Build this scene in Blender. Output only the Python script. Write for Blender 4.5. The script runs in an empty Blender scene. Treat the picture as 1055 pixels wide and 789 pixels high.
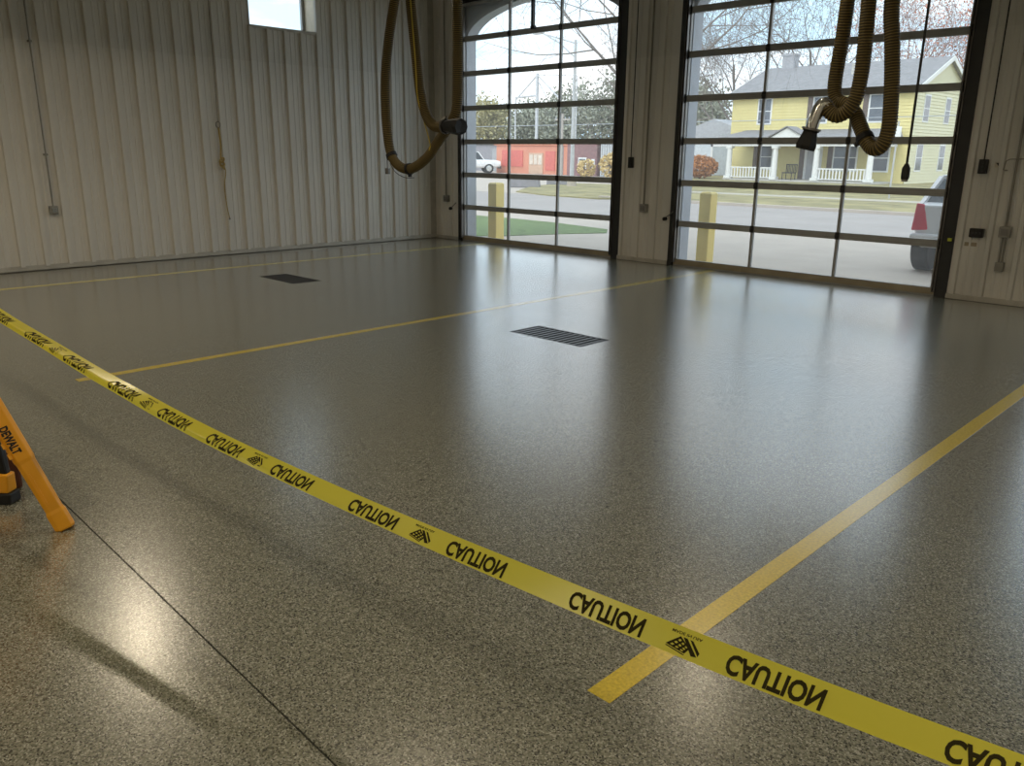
import bpy, bmesh, math, random
from mathutils import Vector, Matrix, Euler
random.seed(7)
S = bpy.context.scene
COL = S.collection
PI = math.pi
R = math.radians

# ------------------------------------------------------------------ camera
cam_d = bpy.data.cameras.new('camera')
cam = bpy.data.objects.new('camera', cam_d)
COL.objects.link(cam)
cam_d.sensor_fit = 'HORIZONTAL'
cam_d.sensor_width = 36.0
cam_d.lens = 36.0 * 834.697 / 1055.0
cam_d.clip_start = 0.05
cam_d.clip_end = 600
yaw, pit, rol = R(44.4634), R(-15.8391), R(0.5947)
F_ = Vector((-math.sin(yaw) * math.cos(pit), math.cos(yaw) * math.cos(pit), math.sin(pit)))
r0 = Vector((math.cos(yaw), math.sin(yaw), 0))
u0 = r0.cross(F_)
Rr = r0 * math.cos(rol) + u0 * math.sin(rol)
Uu = -r0 * math.sin(rol) + u0 * math.cos(rol)
mw = Matrix.Identity(4)
for i in range(3):
    mw[i][0] = Rr[i]; mw[i][1] = Uu[i]; mw[i][2] = -F_[i]
mw[2][3] = 1.6
cam.matrix_world = mw
S.camera = cam

# ------------------------------------------------------------------ world, sun, exposure
S.view_settings.view_transform = 'Standard'
S.view_settings.look = 'None'
S.view_settings.exposure = 0.28
S.view_settings.gamma = 1.0
S.view_settings.use_curve_mapping = False
W = bpy.data.worlds.new('World'); S.world = W
W.use_nodes = True
wt = W.node_tree; wt.nodes.clear()
wo = wt.nodes.new('ShaderNodeOutputWorld'); wb = wt.nodes.new('ShaderNodeBackground')
wc = wt.nodes.new('ShaderNodeTexCoord'); wm = wt.nodes.new('ShaderNodeMapping')
wn = wt.nodes.new('ShaderNodeTexNoise'); wr = wt.nodes.new('ShaderNodeValToRGB')
wm.inputs['Scale'].default_value = (1.6, 1.6, 5.0)
wn.inputs['Scale'].default_value = 2.2; wn.inputs['Detail'].default_value = 6; wn.inputs['Roughness'].default_value = 0.55
wr.color_ramp.elements[0].position = 0.40; wr.color_ramp.elements[0].color = (0.46, 0.66, 0.82, 1)
wr.color_ramp.elements[1].position = 0.60; wr.color_ramp.elements[1].color = (0.86, 0.865, 0.88, 1)
wt.links.new(wc.outputs['Generated'], wm.inputs['Vector']); wt.links.new(wm.outputs[0], wn.inputs['Vector'])
wt.links.new(wn.outputs['Fac'], wr.inputs['Fac']); wt.links.new(wr.outputs['Color'], wb.inputs['Color'])
wb.inputs['Strength'].default_value = 1.8
wt.links.new(wb.outputs[0], wo.inputs['Surface'])
sd = bpy.data.lights.new('sun', 'SUN'); sd.energy = 1.0; sd.angle = R(25); sd.color = (1, 0.97, 0.92)
sun = bpy.data.objects.new('sun', sd); COL.objects.link(sun)
sun.rotation_euler = Euler((R(48), 0, R(4)))
LAMP_POWER = 25.0
LAMP_COLOR = (1.0, 0.85, 0.62)

# ------------------------------------------------------------------ materials
MATS = {}
def mat(name, col, rough=0.6, metal=0.0, var=0.12, vscale=6.0, bump=0.0, bscale=40.0, spec=0.5, stretch=(1, 1, 1), coat=0.0, emit=None):
    if name in MATS: return MATS[name]
    m = bpy.data.materials.new(name); m.use_nodes = True
    nt = m.node_tree; b = nt.nodes['Principled BSDF']
    b.inputs['Roughness'].default_value = rough; b.inputs['Metallic'].default_value = metal
    b.inputs['Specular IOR Level'].default_value = spec
    b.inputs['Coat Weight'].default_value = coat
    tc = nt.nodes.new('ShaderNodeTexCoord'); mp = nt.nodes.new('ShaderNodeMapping')
    mp.inputs['Scale'].default_value = stretch
    nt.links.new(tc.outputs['Object'], mp.inputs['Vector'])
    n = nt.nodes.new('ShaderNodeTexNoise'); n.inputs['Scale'].default_value = vscale; n.inputs['Detail'].default_value = 4
    nt.links.new(mp.outputs[0], n.inputs['Vector'])
    rp = nt.nodes.new('ShaderNodeValToRGB')
    rp.color_ramp.elements[0].position = 0.3; rp.color_ramp.elements[1].position = 0.7
    rp.color_ramp.elements[0].color = tuple(c * (1 - var) for c in col) + (1,)
    rp.color_ramp.elements[1].color = tuple(min(1, c * (1 + var)) for c in col) + (1,)
    nt.links.new(n.outputs['Fac'], rp.inputs['Fac']); nt.links.new(rp.outputs['Color'], b.inputs['Base Color'])
    if bump:
        n2 = nt.nodes.new('ShaderNodeTexNoise'); n2.inputs['Scale'].default_value = bscale; n2.inputs['Detail'].default_value = 3
        nt.links.new(mp.outputs[0], n2.inputs['Vector'])
        bp = nt.nodes.new('ShaderNodeBump'); bp.inputs['Strength'].default_value = bump; bp.inputs['Distance'].default_value = 0.02
        nt.links.new(n2.outputs['Fac'], bp.inputs['Height']); nt.links.new(bp.outputs[0], b.inputs['Normal'])
    if emit:
        b.inputs['Emission Color'].default_value = emit[0] + (1,); b.inputs['Emission Strength'].default_value = emit[1]
    MATS[name] = m
    return m

def orange_peel(nt, b, strength, dist=0.002, scale=130):
    tc = nt.nodes.new('ShaderNodeTexCoord')
    n = nt.nodes.new('ShaderNodeTexNoise'); n.inputs['Scale'].default_value = scale; n.inputs['Detail'].default_value = 2
    nt.links.new(tc.outputs['Object'], n.inputs['Vector'])
    bp = nt.nodes.new('ShaderNodeBump'); bp.inputs['Strength'].default_value = strength; bp.inputs['Distance'].default_value = dist
    nt.links.new(n.outputs['Fac'], bp.inputs['Height']); nt.links.new(bp.outputs[0], b.inputs['Normal'])
    return tc

def clear_coat(nt, b):
    tc = nt.nodes.new('ShaderNodeTexCoord'); n = nt.nodes.new('ShaderNodeTexNoise'); n.inputs['Scale'].default_value = 60; n.inputs['Detail'].default_value = 1
    nt.links.new(tc.outputs['Object'], n.inputs['Vector'])
    bp = nt.nodes.new('ShaderNodeBump'); bp.inputs['Strength'].default_value = 0.16; bp.inputs['Distance'].default_value = 0.002
    nt.links.new(n.outputs['Fac'], bp.inputs['Height']); nt.links.new(bp.outputs[0], b.inputs['Coat Normal'])
    b.inputs['Coat Weight'].default_value = 1.0; b.inputs['Coat Roughness'].default_value = 0.225; b.inputs['Coat IOR'].default_value = 1.68

def floor_material():
    m = bpy.data.materials.new('flake_epoxy_floor'); m.use_nodes = True
    nt = m.node_tree; b = nt.nodes['Principled BSDF']
    tc = orange_peel(nt, b, 0.42)
    v = nt.nodes.new('ShaderNodeTexVoronoi'); v.inputs['Scale'].default_value = 210
    nt.links.new(tc.outputs['Object'], v.inputs['Vector'])
    sp = nt.nodes.new('ShaderNodeSeparateColor'); nt.links.new(v.outputs['Color'], sp.inputs[0])
    rp = nt.nodes.new('ShaderNodeValToRGB'); cr = rp.color_ramp; cr.interpolation = 'CONSTANT'
    cols = [(0.0, (0.050, 0.050, 0.037)), (0.16, (0.145, 0.148, 0.112)), (0.42, (0.198, 0.20, 0.156)), (0.66, (0.248, 0.247, 0.20)), (0.88, (0.36, 0.36, 0.31))]
    cr.elements[0].position = 0; cr.elements[0].color = cols[0][1] + (1,)
    cr.elements[1].position = cols[1][0]; cr.elements[1].color = cols[1][1] + (1,)
    for p, c in cols[2:]:
        e = cr.elements.new(p); e.color = c + (1,)
    nt.links.new(sp.outputs[0], rp.inputs['Fac'])
    n = nt.nodes.new('ShaderNodeTexNoise'); n.inputs['Scale'].default_value = 0.8; n.inputs['Detail'].default_value = 3
    nt.links.new(tc.outputs['Object'], n.inputs['Vector'])
    mr = nt.nodes.new('ShaderNodeMapRange'); mr.inputs['To Min'].default_value = 0.20; mr.inputs['To Max'].default_value = 0.27
    nt.links.new(n.outputs['Fac'], mr.inputs['Value']); nt.links.new(mr.outputs[0], b.inputs['Roughness'])
    nt.links.new(rp.outputs['Color'], b.inputs['Base Color'])
    b.inputs['Specular IOR Level'].default_value = 0.5
    clear_coat(nt, b)
    return m
M_FLOOR = floor_material()

def line_material(name, col):
    m = bpy.data.materials.new(name); m.use_nodes = True
    nt = m.node_tree; b = nt.nodes['Principled BSDF']
    tc = orange_peel(nt, b, 0.6)
    n = nt.nodes.new('ShaderNodeTexNoise'); n.inputs['Scale'].default_value = 90; n.inputs['Detail'].default_value = 3
    nt.links.new(tc.outputs['Object'], n.inputs['Vector'])
    rp = nt.nodes.new('ShaderNodeValToRGB')
    rp.color_ramp.elements[0].position = 0.3; rp.color_ramp.elements[1].position = 0.7
    rp.color_ramp.elements[0].color = tuple(c * 0.8 for c in col) + (1,); rp.color_ramp.elements[1].color = tuple(min(1, c * 1.15) for c in col) + (1,)
    nt.links.new(n.outputs['Fac'], rp.inputs['Fac']); nt.links.new(rp.outputs['Color'], b.inputs['Base Color'])
    b.inputs['Roughness'].default_value = 0.24
    clear_coat(nt, b)
    return m

def glass_material(name='clear_glass', tint=(0.97, 0.98, 0.98), r=0.02, haze=0.045):
    m = bpy.data.materials.new(name); m.use_nodes = True
    nt = m.node_tree; nt.nodes.clear()
    o = nt.nodes.new('ShaderNodeOutputMaterial'); mx = nt.nodes.new('ShaderNodeMixShader')
    t = nt.nodes.new('ShaderNodeBsdfTransparent'); g = nt.nodes.new('ShaderNodeBsdfGlossy'); f = nt.nodes.new('ShaderNodeLayerWeight')
    n = nt.nodes.new('ShaderNodeTexNoise'); n.inputs['Scale'].default_value = 3
    mr = nt.nodes.new('ShaderNodeMapRange'); mr.inputs['To Min'].default_value = r; mr.inputs['To Max'].default_value = r + 0.03
    nt.links.new(n.outputs['Fac'], mr.inputs['Value']); nt.links.new(mr.outputs[0], g.inputs['Roughness'])
    t.inputs['Color'].default_value = tint + (1,)
    f.inputs['Blend'].default_value = 0.5
    pw = nt.nodes.new('ShaderNodeMath'); pw.operation = 'POWER'; pw.inputs[1].default_value = 5.0
    ma = nt.nodes.new('ShaderNodeMath'); ma.operation = 'MULTIPLY_ADD'; ma.inputs[1].default_value = 0.90; ma.inputs[2].default_value = 0.03
    nt.links.new(f.outputs['Facing'], pw.inputs[0]); nt.links.new(pw.outputs[0], ma.inputs[0])
    nt.links.new(ma.outputs[0], mx.inputs['Fac']); nt.links.new(t.outputs[0], mx.inputs[1]); nt.links.new(g.outputs[0], mx.inputs[2])
    df = nt.nodes.new('ShaderNodeBsdfTranslucent'); df.inputs['Color'].default_value = (0.9, 0.9, 0.9, 1)
    m2 = nt.nodes.new('ShaderNodeMixShader'); m2.inputs['Fac'].default_value = haze  # pale translucent share imitates washed-out haze over the view
    nt.links.new(mx.outputs[0], m2.inputs[1]); nt.links.new(df.outputs[0], m2.inputs[2])
    nt.links.new(m2.outputs[0], o.inputs['Surface'])
    return m
M_GLASS = glass_material()

def hose_material(name, col, trans):
    m = bpy.data.materials.new(name); m.use_nodes = True
    nt = m.node_tree; b = nt.nodes['Principled BSDF']; o = nt.nodes['Material Output']
    n = nt.nodes.new('ShaderNodeTexNoise'); n.inputs['Scale'].default_value = 9
    rp = nt.nodes.new('ShaderNodeValToRGB')
    rp.color_ramp.elements[0].color = tuple(c * 0.75 for c in col) + (1,); rp.color_ramp.elements[1].color = tuple(c * 1.25 for c in col) + (1,)
    nt.links.new(n.outputs['Fac'], rp.inputs['Fac']); nt.links.new(rp.outputs['Color'], b.inputs['Base Color'])
    b.inputs['Roughness'].default_value = 0.5
    tr = nt.nodes.new('ShaderNodeBsdfTranslucent'); nt.links.new(rp.outputs['Color'], tr.inputs['Color'])
    mx = nt.nodes.new('ShaderNodeMixShader'); mx.inputs['Fac'].default_value = trans
    nt.links.new(b.outputs[0], mx.inputs[1]); nt.links.new(tr.outputs[0], mx.inputs[2]); nt.links.new(mx.outputs[0], o.inputs['Surface'])
    return m

M = dict(
    panel=mat('liner_panel', (0.66, 0.64, 0.59), 0.42, 0, 0.06, 3, stretch=(1, 1, 0.3)),
    panel_shade=mat('liner_panel_shaded', (0.62, 0.60, 0.55), 0.44, 0, 0.06, 3, stretch=(1, 1, 0.3)),  # liner colour darkened, lamp cutoff shade painted into the upper panels
    backing=mat('wall_backing', (0.42, 0.40, 0.35), 0.7),
    ceil=mat('ceiling_liner', (0.55, 0.53, 0.48), 0.7),
    trim=mat('galvanised_trim', (0.48, 0.46, 0.41), 0.45, 0.1),
    darkline=mat('dark_gap', (0.02, 0.02, 0.018), 0.9),
    alum=mat('anodised_aluminium_rail', (0.33, 0.33, 0.32), 0.45, 0.15, 0.08, 8),
    alum_b=mat('bottom_rail_tan', (0.34, 0.29, 0.20), 0.5, 0.2),
    jamb=mat('charcoal_door_jamb', (0.03, 0.03, 0.03), 0.45, 0.3),
    steel=mat('track_steel', (0.22, 0.21, 0.20), 0.4, 0.8),
    black=mat('black_rubber', (0.006, 0.006, 0.006), 0.5),
    chrome=mat('polished_steel', (0.6, 0.6, 0.58), 0.18, 1.0),
    facade=mat('facade_grey_blue', (0.40, 0.43, 0.48), 0.6, 0, 0.05),
    cream=mat('cream_reveal', (0.72, 0.64, 0.50), 0.6),
    white=mat('white_paint', (0.80, 0.80, 0.78), 0.5, 0, 0.05),
    boxgrey=mat('grey_electrical_box', (0.30, 0.29, 0.26), 0.45, 0.5),
    conduit=mat('conduit_steel', (0.25, 0.235, 0.20), 0.4, 0.6),
    rope=mat('tan_rope', (0.40, 0.29, 0.10), 0.9, 0, 0.3, 120),
    yellow_post=mat('yellow_sleeve', (0.78, 0.60, 0.16), 0.45, 0, 0.06),
    grate=mat('grate_iron', (0.025, 0.025, 0.028), 0.35, 0.3),
    pit=mat('drain_pit', (0.012, 0.012, 0.015), 0.9),
    concrete=mat('apron_concrete', (0.45, 0.39, 0.33), 0.85, 0, 0.06, 1.5, 0.1, 60),
    asphalt=mat('street_asphalt', (0.33, 0.30, 0.28), 0.9, 0, 0.07, 0.8, 0.1, 60),
    lawn=mat('green_lawn', (0.125, 0.185, 0.06), 0.95, 0, 0.35, 5, 0.5, 50),
    drylawn=mat('dry_lawn', (0.27, 0.235, 0.105), 0.95, 0, 0.4, 0.9, 0.5, 30),
    bark=mat('bare_bark', (0.20, 0.17, 0.15), 0.9, 0, 0.3, 5),
    bark_red=mat('reddish_twigs', (0.30, 0.18, 0.14), 0.9, 0, 0.3, 5),
)
M_LINE = line_material('yellow_floor_paint', (0.68, 0.52, 0.04))
M_LINE_PALE = line_material('pale_yellow_floor_paint', (0.85, 0.72, 0.12))

# ------------------------------------------------------------------ mesh helpers
class MB:
    def __init__(s): s.v = []; s.f = []; s.mi = []; s.sm = False
    def add(s, vs, fs, mi=0):
        o = len(s.v); s.v += [tuple(v) for v in vs]
        for f in fs: s.f.append(tuple(i + o for i in f)); s.mi.append(mi)
        return s
    def box(s, x0, x1, y0, y1, z0, z1, mi=0):
        vs = [(x0, y0, z0), (x1, y0, z0), (x1, y1, z0), (x0, y1, z0), (x0, y0, z1), (x1, y0, z1), (x1, y1, z1), (x0, y1, z1)]
        return s.add(vs, BOXF, mi)
    def hexa(s, bot, top, mi=0): return s.add(list(bot) + list(top), BOXF, mi)
    def bar(s, a, b, w, d, mi=0, up=(0, 0, 1)):
        a = Vector(a); b = Vector(b); t = (b - a).normalized(); u = Vector(up)
        if abs(t.dot(u)) > 0.95: u = Vector((0, 1, 0))
        r = t.cross(u).normalized(); u = r.cross(t)
        vs = []
        for p in (a, b):
            for i, j in ((-1, -1), (1, -1), (1, 1), (-1, 1)): vs.append(p + r * (i * w / 2) + u * (j * d / 2))
        return s.add(vs, BOXF, mi)
    def tube(s, pts, rad, n=8, mi=0, cap=True):
        pts = [Vector(p) for p in pts]; k = len(pts)
        if not hasattr(rad, '__len__'): rad = [rad] * k
        if not hasattr(mi, '__len__'): mi = [mi] * k
        o = len(s.v); ref = None
        for i, p in enumerate(pts):
            t = (pts[min(i + 1, k - 1)] - pts[max(i - 1, 0)])
            t = t.normalized() if t.length > 1e-9 else Vector((0, 0, 1))
            if ref is None:
                ref = Vector((0, 0, 1)) if abs(t.z) < 0.9 else Vector((1, 0, 0))
            r = (ref - t * ref.dot(t)).normalized(); ref = r
            q = t.cross(r)
            for j in range(n):
                a = 2 * PI * j / n; s.v.append(tuple(p + (r * math.cos(a) + q * math.sin(a)) * rad[i]))
        for i in range(k - 1):
            for j in range(n):
                a = o + i * n + j; b = o + i * n + (j + 1) % n
                s.f.append((a, b, b + n, a + n)); s.mi.append(mi[i])
        if cap:
            s.f.append(tuple(o + j for j in range(n))[::-1]); s.mi.append(mi[0])
            s.f.append(tuple(o + (k - 1) * n + j for j in range(n))); s.mi.append(mi[-1])
        return s
    def prism(s, poly, y0, y1, mi=0, axis='y'):
        n = len(poly)
        def P(a, b, c): return {'y': (a, c, b), 'x': (c, a, b), 'z': (a, b, c)}[axis]
        vs = [P(a, b, y0) for a, b in poly] + [P(a, b, y1) for a, b in poly]
        fs = [tuple(range(n)), tuple(range(2 * n - 1, n - 1, -1))]
        for i in range(n): fs.append((i, i + n, (i + 1) % n + n, (i + 1) % n))
        return s.add(vs, fs, mi)
    def build(s, name, mats, parent=None, loc=None, smooth=False, fix=True):
        me = bpy.data.meshes.new(name); me.from_pydata(s.v, [], s.f)
        if not isinstance(mats, (list, tuple)): mats = [mats]
        for m in mats: me.materials.append(m)
        if len(mats) > 1: me.polygons.foreach_set('material_index', s.mi)
        if fix and len(s.f) < 20000:
            bm = bmesh.new(); bm.from_mesh(me); bmesh.ops.recalc_face_normals(bm, faces=bm.faces); bm.to_mesh(me); bm.free()
        if smooth: me.polygons.foreach_set('use_smooth', [True] * len(me.polygons))
        me.update()
        return link(name, me, parent, loc)
BOXF = [(3, 2, 1, 0), (4, 5, 6, 7), (0, 1, 5, 4), (1, 2, 6, 5), (2, 3, 7, 6), (3, 0, 4, 7)]
def link(name, data, parent=None, loc=None):
    o = bpy.data.objects.new(name, data); COL.objects.link(o)
    if parent: o.parent = parent
    if loc: o.location = loc
    return o
def tag(o, label, cat, group=None, kind=None):
    o['label'] = label; o['category'] = cat
    if group: o['group'] = group
    if kind: o['kind'] = kind
    return o
def thing(name, label, cat, loc=(0, 0, 0), rz=0, group=None, kind=None):
    o = link(name, None, None, loc); o.rotation_euler = (0, 0, rz); o.empty_display_size = 0.1
    return tag(o, label, cat, group, kind)
def bevel(o, w=0.004, seg=2):
    m = o.modifiers.new('bevel', 'BEVEL'); m.width = w; m.segments = seg; m.limit_method = 'ANGLE'
    return o
def crom(pts, per=8):
    pts = [Vector(p) for p in pts]; out = []
    P = [pts[0] * 2 - pts[1]] + pts + [pts[-1] * 2 - pts[-2]]
    for i in range(1, len(P) - 2):
        a, b, c, d = P[i - 1], P[i], P[i + 1], P[i + 2]
        for k in range(per):
            t = k / per
            out.append(0.5 * ((2 * b) + (c - a) * t + (2 * a - 5 * b + 4 * c - d) * t * t + (3 * b - a - 3 * c + d) * t ** 3))
    out.append(pts[-1]); return out
def resample(pts, step):
    out = [pts[0]]; acc = 0; i = 0; p = pts[0]
    for q in pts[1:]:
        seg = (q - p).length
        while acc + seg >= step:
            t = (step - acc) / seg; p = p + (q - p) * t; out.append(p); seg = (q - p).length; acc = 0
        acc += seg; p = q
    return out

# ------------------------------------------------------------------ room shell
XL, XR, YF, YB, ZC = -12.312, 3.1, 10.396, -6.0, 5.0
joint = lambda x: 1.03 - 0.0217 * (x + 4.04)
GR = [(-9.87, -9.0), (-5.205, -4.335)]       # drains, x ranges
GY0, GY1 = 5.255, 5.665
mb = MB()
xs = [XL, GR[0][0], GR[0][1], GR[1][0], GR[1][1], XR]
for i in range(5):
    a, b = xs[i], xs[i + 1]
    def slab(ya0, yb0, ya1, yb1):
        mb.hexa([(a, ya0, -.15), (b, yb0, -.15), (b, yb1, -.15), (a, ya1, -.15)], [(a, ya0, 0), (b, yb0, 0), (b, yb1, 0), (a, ya1, 0)])
    slab(YB, YB, joint(a) - .003, joint(b) - .003)
    slab(joint(a) + .003, joint(b) + .003, GY0, GY0)
    if i in (0, 2, 4): slab(GY0, GY0, GY1, GY1)
    slab(GY1, GY1, YF + 0.12, YF + 0.12)
floor = mb.build('floor', M_FLOOR); tag(floor, 'grey green speckled glossy epoxy floor of the vehicle bay', 'floor', kind='structure')
mb = MB(); mb.hexa([(XL, joint(XL) - .003, -.05), (XR, joint(XR) - .003, -.05), (XR, joint(XR) + .003, -.05), (XL, joint(XL) + .003, -.05)],
                   [(XL, joint(XL) - .003, -.006), (XR, joint(XR) - .003, -.006), (XR, joint(XR) + .003, -.006), (XL, joint(XL) + .003, -.006)])
mb.build('joint_sealant', M['darkline'], floor)
mb = MB()
for a, b in GR:
    mb.box(a, b, GY0, GY1, -.4, -.38); mb.box(a - .02, a, GY0, GY1, -.4, -.151); mb.box(b, b + .02, GY0, GY1, -.4, -.151)
    mb.box(a, b, GY0 - .02, GY0, -.4, -.151); mb.box(a, b, GY1, GY1 + .02, -.4, -.151)
mb.build('drain_pit', M['pit'], floor)

# left wall with a high window opening
WY0, WY1, WZ0, WZ1 = 6.722, 7.912, 3.445, 4.40
mb = MB(); o = XL - 0.001
mb.box(o - .4, o, YB, YF + .33, -.1, WZ0); mb.box(o - .4, o, YB, YF + .33, WZ1, ZC + .2)
mb.box(o - .4, o, YB, WY0, WZ0, WZ1); mb.box(o - .4, o, WY1, YF + .33, WZ0, WZ1)
wl = mb.build('wall_left', M['backing']); tag(wl, 'long wall of ribbed cream metal liner panels with a high window', 'wall', kind='structure')
mb = MB(); mb.box(o - .40, o + .001, WY1 - .006, WY1, WZ0, WZ1); mb.box(o - .40, o + .001, WY0, WY0 + .006, WZ0, WZ1)
mb.build('window_reveal', M['cream'], wl)

PITCH = 0.2975
def profile(p):
    pr = [(-p / 2, 0.0), (-.034, 0), (-.024, .042), (.024, .042), (.034, 0)]
    for c in (p * 0.36, p * 0.64):
        if c + .02 < p - .034: pr += [(c - .018, 0), (c - .010, .007), (c + .010, .007), (c + .018, 0)]
    # rib at 0, minors follow until next rib
    return [q for q in pr if q[0] >= -.034] + [(p - .034, 0)]
def panel_mesh(name, z0, z1, p=PITCH, m=None):
    pr = profile(p); n = len(pr); t = 0.0015
    vs = [(h + t, a, z0) for a, h in pr] + [(h + t, a, z1) for a, h in pr]
    fs = [(i, i + 1, i + 1 + n, i + n) for i in range(n - 1)]
    # return edges so each sheet has thickness against the wall
    vs += [(0, pr[0][0], z0), (0, pr[0][0], z1), (0, pr[-1][0], z0), (0, pr[-1][0], z1)]
    b = 2 * n
    fs += [(b, 0, n, b + 1), (n - 1, b + 2, b + 3, 2 * n - 1)]
    me = bpy.data.meshes.new(name); me.from_pydata(vs, [], fs); me.materials.append(m); me.update()
    return me
me_lo = panel_mesh('wall_panel', 0.062, 2.93, m=M['panel'])
me_up = panel_mesh('wall_panel_upper', 2.93, ZC, m=M['panel_shade'])
me_mid = panel_mesh('wall_panel_under_window', 2.93, WZ0 - .02, m=M['panel_shade'])
k0 = int(math.floor((YB - 3.148) / PITCH)) + 1
y = 3.148 + k0 * PITCH
while y + PITCH - .034 < YF:
    link('wall_panel', me_lo, wl, (XL, y, 0))
    link('wall_panel', me_mid if (WY0 - .1 < y < WY1 - .1) else me_up, wl, (XL, y, 0))
    y += PITCH
# baseboard and window trim
mb = MB(); mb.box(XL, XL + .022, YB, YF - .03, 0.012, .075); mb.box(XL, XL + .034, YB, YF - .03, 0.012, .034)
tag(mb.build('baseboard_left', M['trim']), 'pale metal base trim along the long ribbed wall', 'baseboard', kind='structure')
w = thing('window_1', 'high wall window with white frame above the ribbed panels', 'window', (XL - .36, (WY0 + WY1) / 2, WZ0), kind='structure')
mb = MB(); hw = (WY1 - WY0) / 2 - .008; hh = WZ1 - WZ0
mb.box(-.03, .03, -hw, -hw + .05, 0, hh); mb.box(-.03, .03, hw - .05, hw, 0, hh); mb.box(-.03, .03, -hw, hw, 0, .05); mb.box(-.03, .03, -hw, hw, hh - .05, hh)
mb.build('window_frame', M['alum'], w)
MB().box(-.006, .006, -hw + .05, hw - .05, .05, hh - .05).build('window_pane', M_GLASS, w)
MB().box(-.03, .395, -hw - .03, hw + .03, -.03, .012).build('window_sill', M['trim'], w)

# front wall: inner rectangular openings, outer facade with arched openings
DOORS = [(-11.66, -7.88), (-6.94, -3.015), (-2.05, 1.85)]
DZ = 4.22
mb = MB(); edges = [XL - .4] + [e for d in DOORS for e in d] + [XR + .3]
for i in range(0, len(edges), 2): mb.box(edges[i], edges[i + 1], YF + .002, YF + .11, -.1, ZC + .2)
for a, b in DOORS: mb.box(a, b, YF + .002, YF + .11, DZ, ZC + .2)
wf = mb.build('wall_front', M['backing']); tag(wf, 'end wall of ribbed cream panels between the glass bay doors', 'wall', kind='structure')
# facade skin (outside) with arches
mb = MB(); fy0, fy1 = YF + .11, YF + .337
inn = [(a + .125, b - .12) for a, b in DOORS]
ed = [XL - .4] + [e for d in inn for e in d] + [XR + .3]
for i in range(0, len(ed), 2): mb.box(ed[i], ed[i + 1], fy0, fy1, -.1, 3.5)
mb.box(ed[0], inn[0][0], fy0, fy1, 3.5, 5.4)
for i, (a, b) in enumerate(inn):
    c = (a + b) / 2; h = (b - a) / 2; N = 24
    zz = lambda t: 3.5 + 0.56 * math.sqrt(max(0, 1 - t * t)) ** 1.0
    for k in range(N):
        t0 = -math.cos(PI * k / N); t1 = -math.cos(PI * (k + 1) / N)
        xa, xb = c + h * t0, c + h * t1
        mb.hexa([(xa, fy0, zz(t0)), (xb, fy0, zz(t1)), (xb, fy1, zz(t1)), (xa, fy1, zz(t0))], [(xa, fy0, 5.4), (xb, fy0, 5.4), (xb, fy1, 5.4), (xa, fy1, 5.4)])
    mb.box(b, ed[2 * i + 3], fy0, fy1, 3.5, 5.4)
mb.build('facade_skin', M['facade'], wf)
# ribbed panels on the piers
def pier_panels(x0, x1, ribs):
    pr = [(x0, 0)]
    for i, r_ in enumerate(ribs):
        pr += [(r_ - .034, 0), (r_ - .022, .034), (r_ + .022, .034), (r_ + .034, 0)]
        for c in (r_ + .107, r_ + .19):
            if c + .1 < x1: pr += [(c - .016, 0), (c - .008, .006), (c + .008, .006), (c + .016, 0)]
    pr = [q for q in pr if x0 <= q[0] < x1 - .002] + [(x1, 0)]
    # cut in separate sheets, one starting at each rib
    cuts = [x0] + [r_ + .034 for r_ in ribs] + [x1]
    for z0, z1, m in ((.062, 2.96, M['panel']), (2.96, ZC, M['panel_shade'])):
        for a, b in zip(cuts[:-1], cuts[1:]):
            seg = [q for q in pr if a - 1e-6 <= q[0] <= b + 1e-6]
            if len(seg) < 2: continue
            n = len(seg)
            vs = [(q[0], -q[1] - .0015, z) for z in (z0, z1) for q in seg]
            mbp = MB(); mbp.add(vs, [(i, i + 1, i + 1 + n, i + n) for i in range(n - 1)])
            mbp.add([(seg[0][0], -.0015, z0), (seg[0][0], 0, z0), (seg[0][0], 0, z1), (seg[0][0], -.0015, z1)], [(0, 1, 2, 3)])
            mbp.build('wall_panel', m, wf, (0, YF, 0), fix=False)
pier_panels(XL + .0, -11.66, [-12.15, -11.84])
pier_panels(-7.88, -6.94, [-7.828, -7.519, -7.211])
pier_panels(-3.015, -2.05, [-2.955, -2.655, -2.36])
pier_panels(1.85, XR, [2.1, 2.4, 2.7, 3.0])
bbf = thing('baseboard_front', 'pale base trim below the panels between the bay doors', 'baseboard', kind='structure')
for a, b in ((XL, -11.66), (-7.88, -6.94), (-3.015, -2.05), (1.85, XR)):
    mb = MB(); mb.box(a + .002, b - .002, YF - .034, YF - .0005, .004, .062); mb.build('trim_strip', M['trim'], bbf)
# the unseen sides of the room
tag(MB().box(XL - .4, XR + .3, YB - .3, YB, -.1, ZC + .2).build('wall_back', M['panel']), 'plain rear wall of the vehicle bay', 'wall', kind='structure')
tag(MB().box(XR, XR + .3, YB, YF + .337, -.1, ZC + .2).build('wall_right', M['panel']), 'plain side wall of the vehicle bay opposite the window', 'wall', kind='structure')
tag(MB().box(XL - .4, XR + .3, YB - .3, YF + .337, ZC, ZC + .2).build('ceiling', M['ceil']), 'pale metal ceiling of the vehicle bay', 'ceiling', kind='structure')

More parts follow.
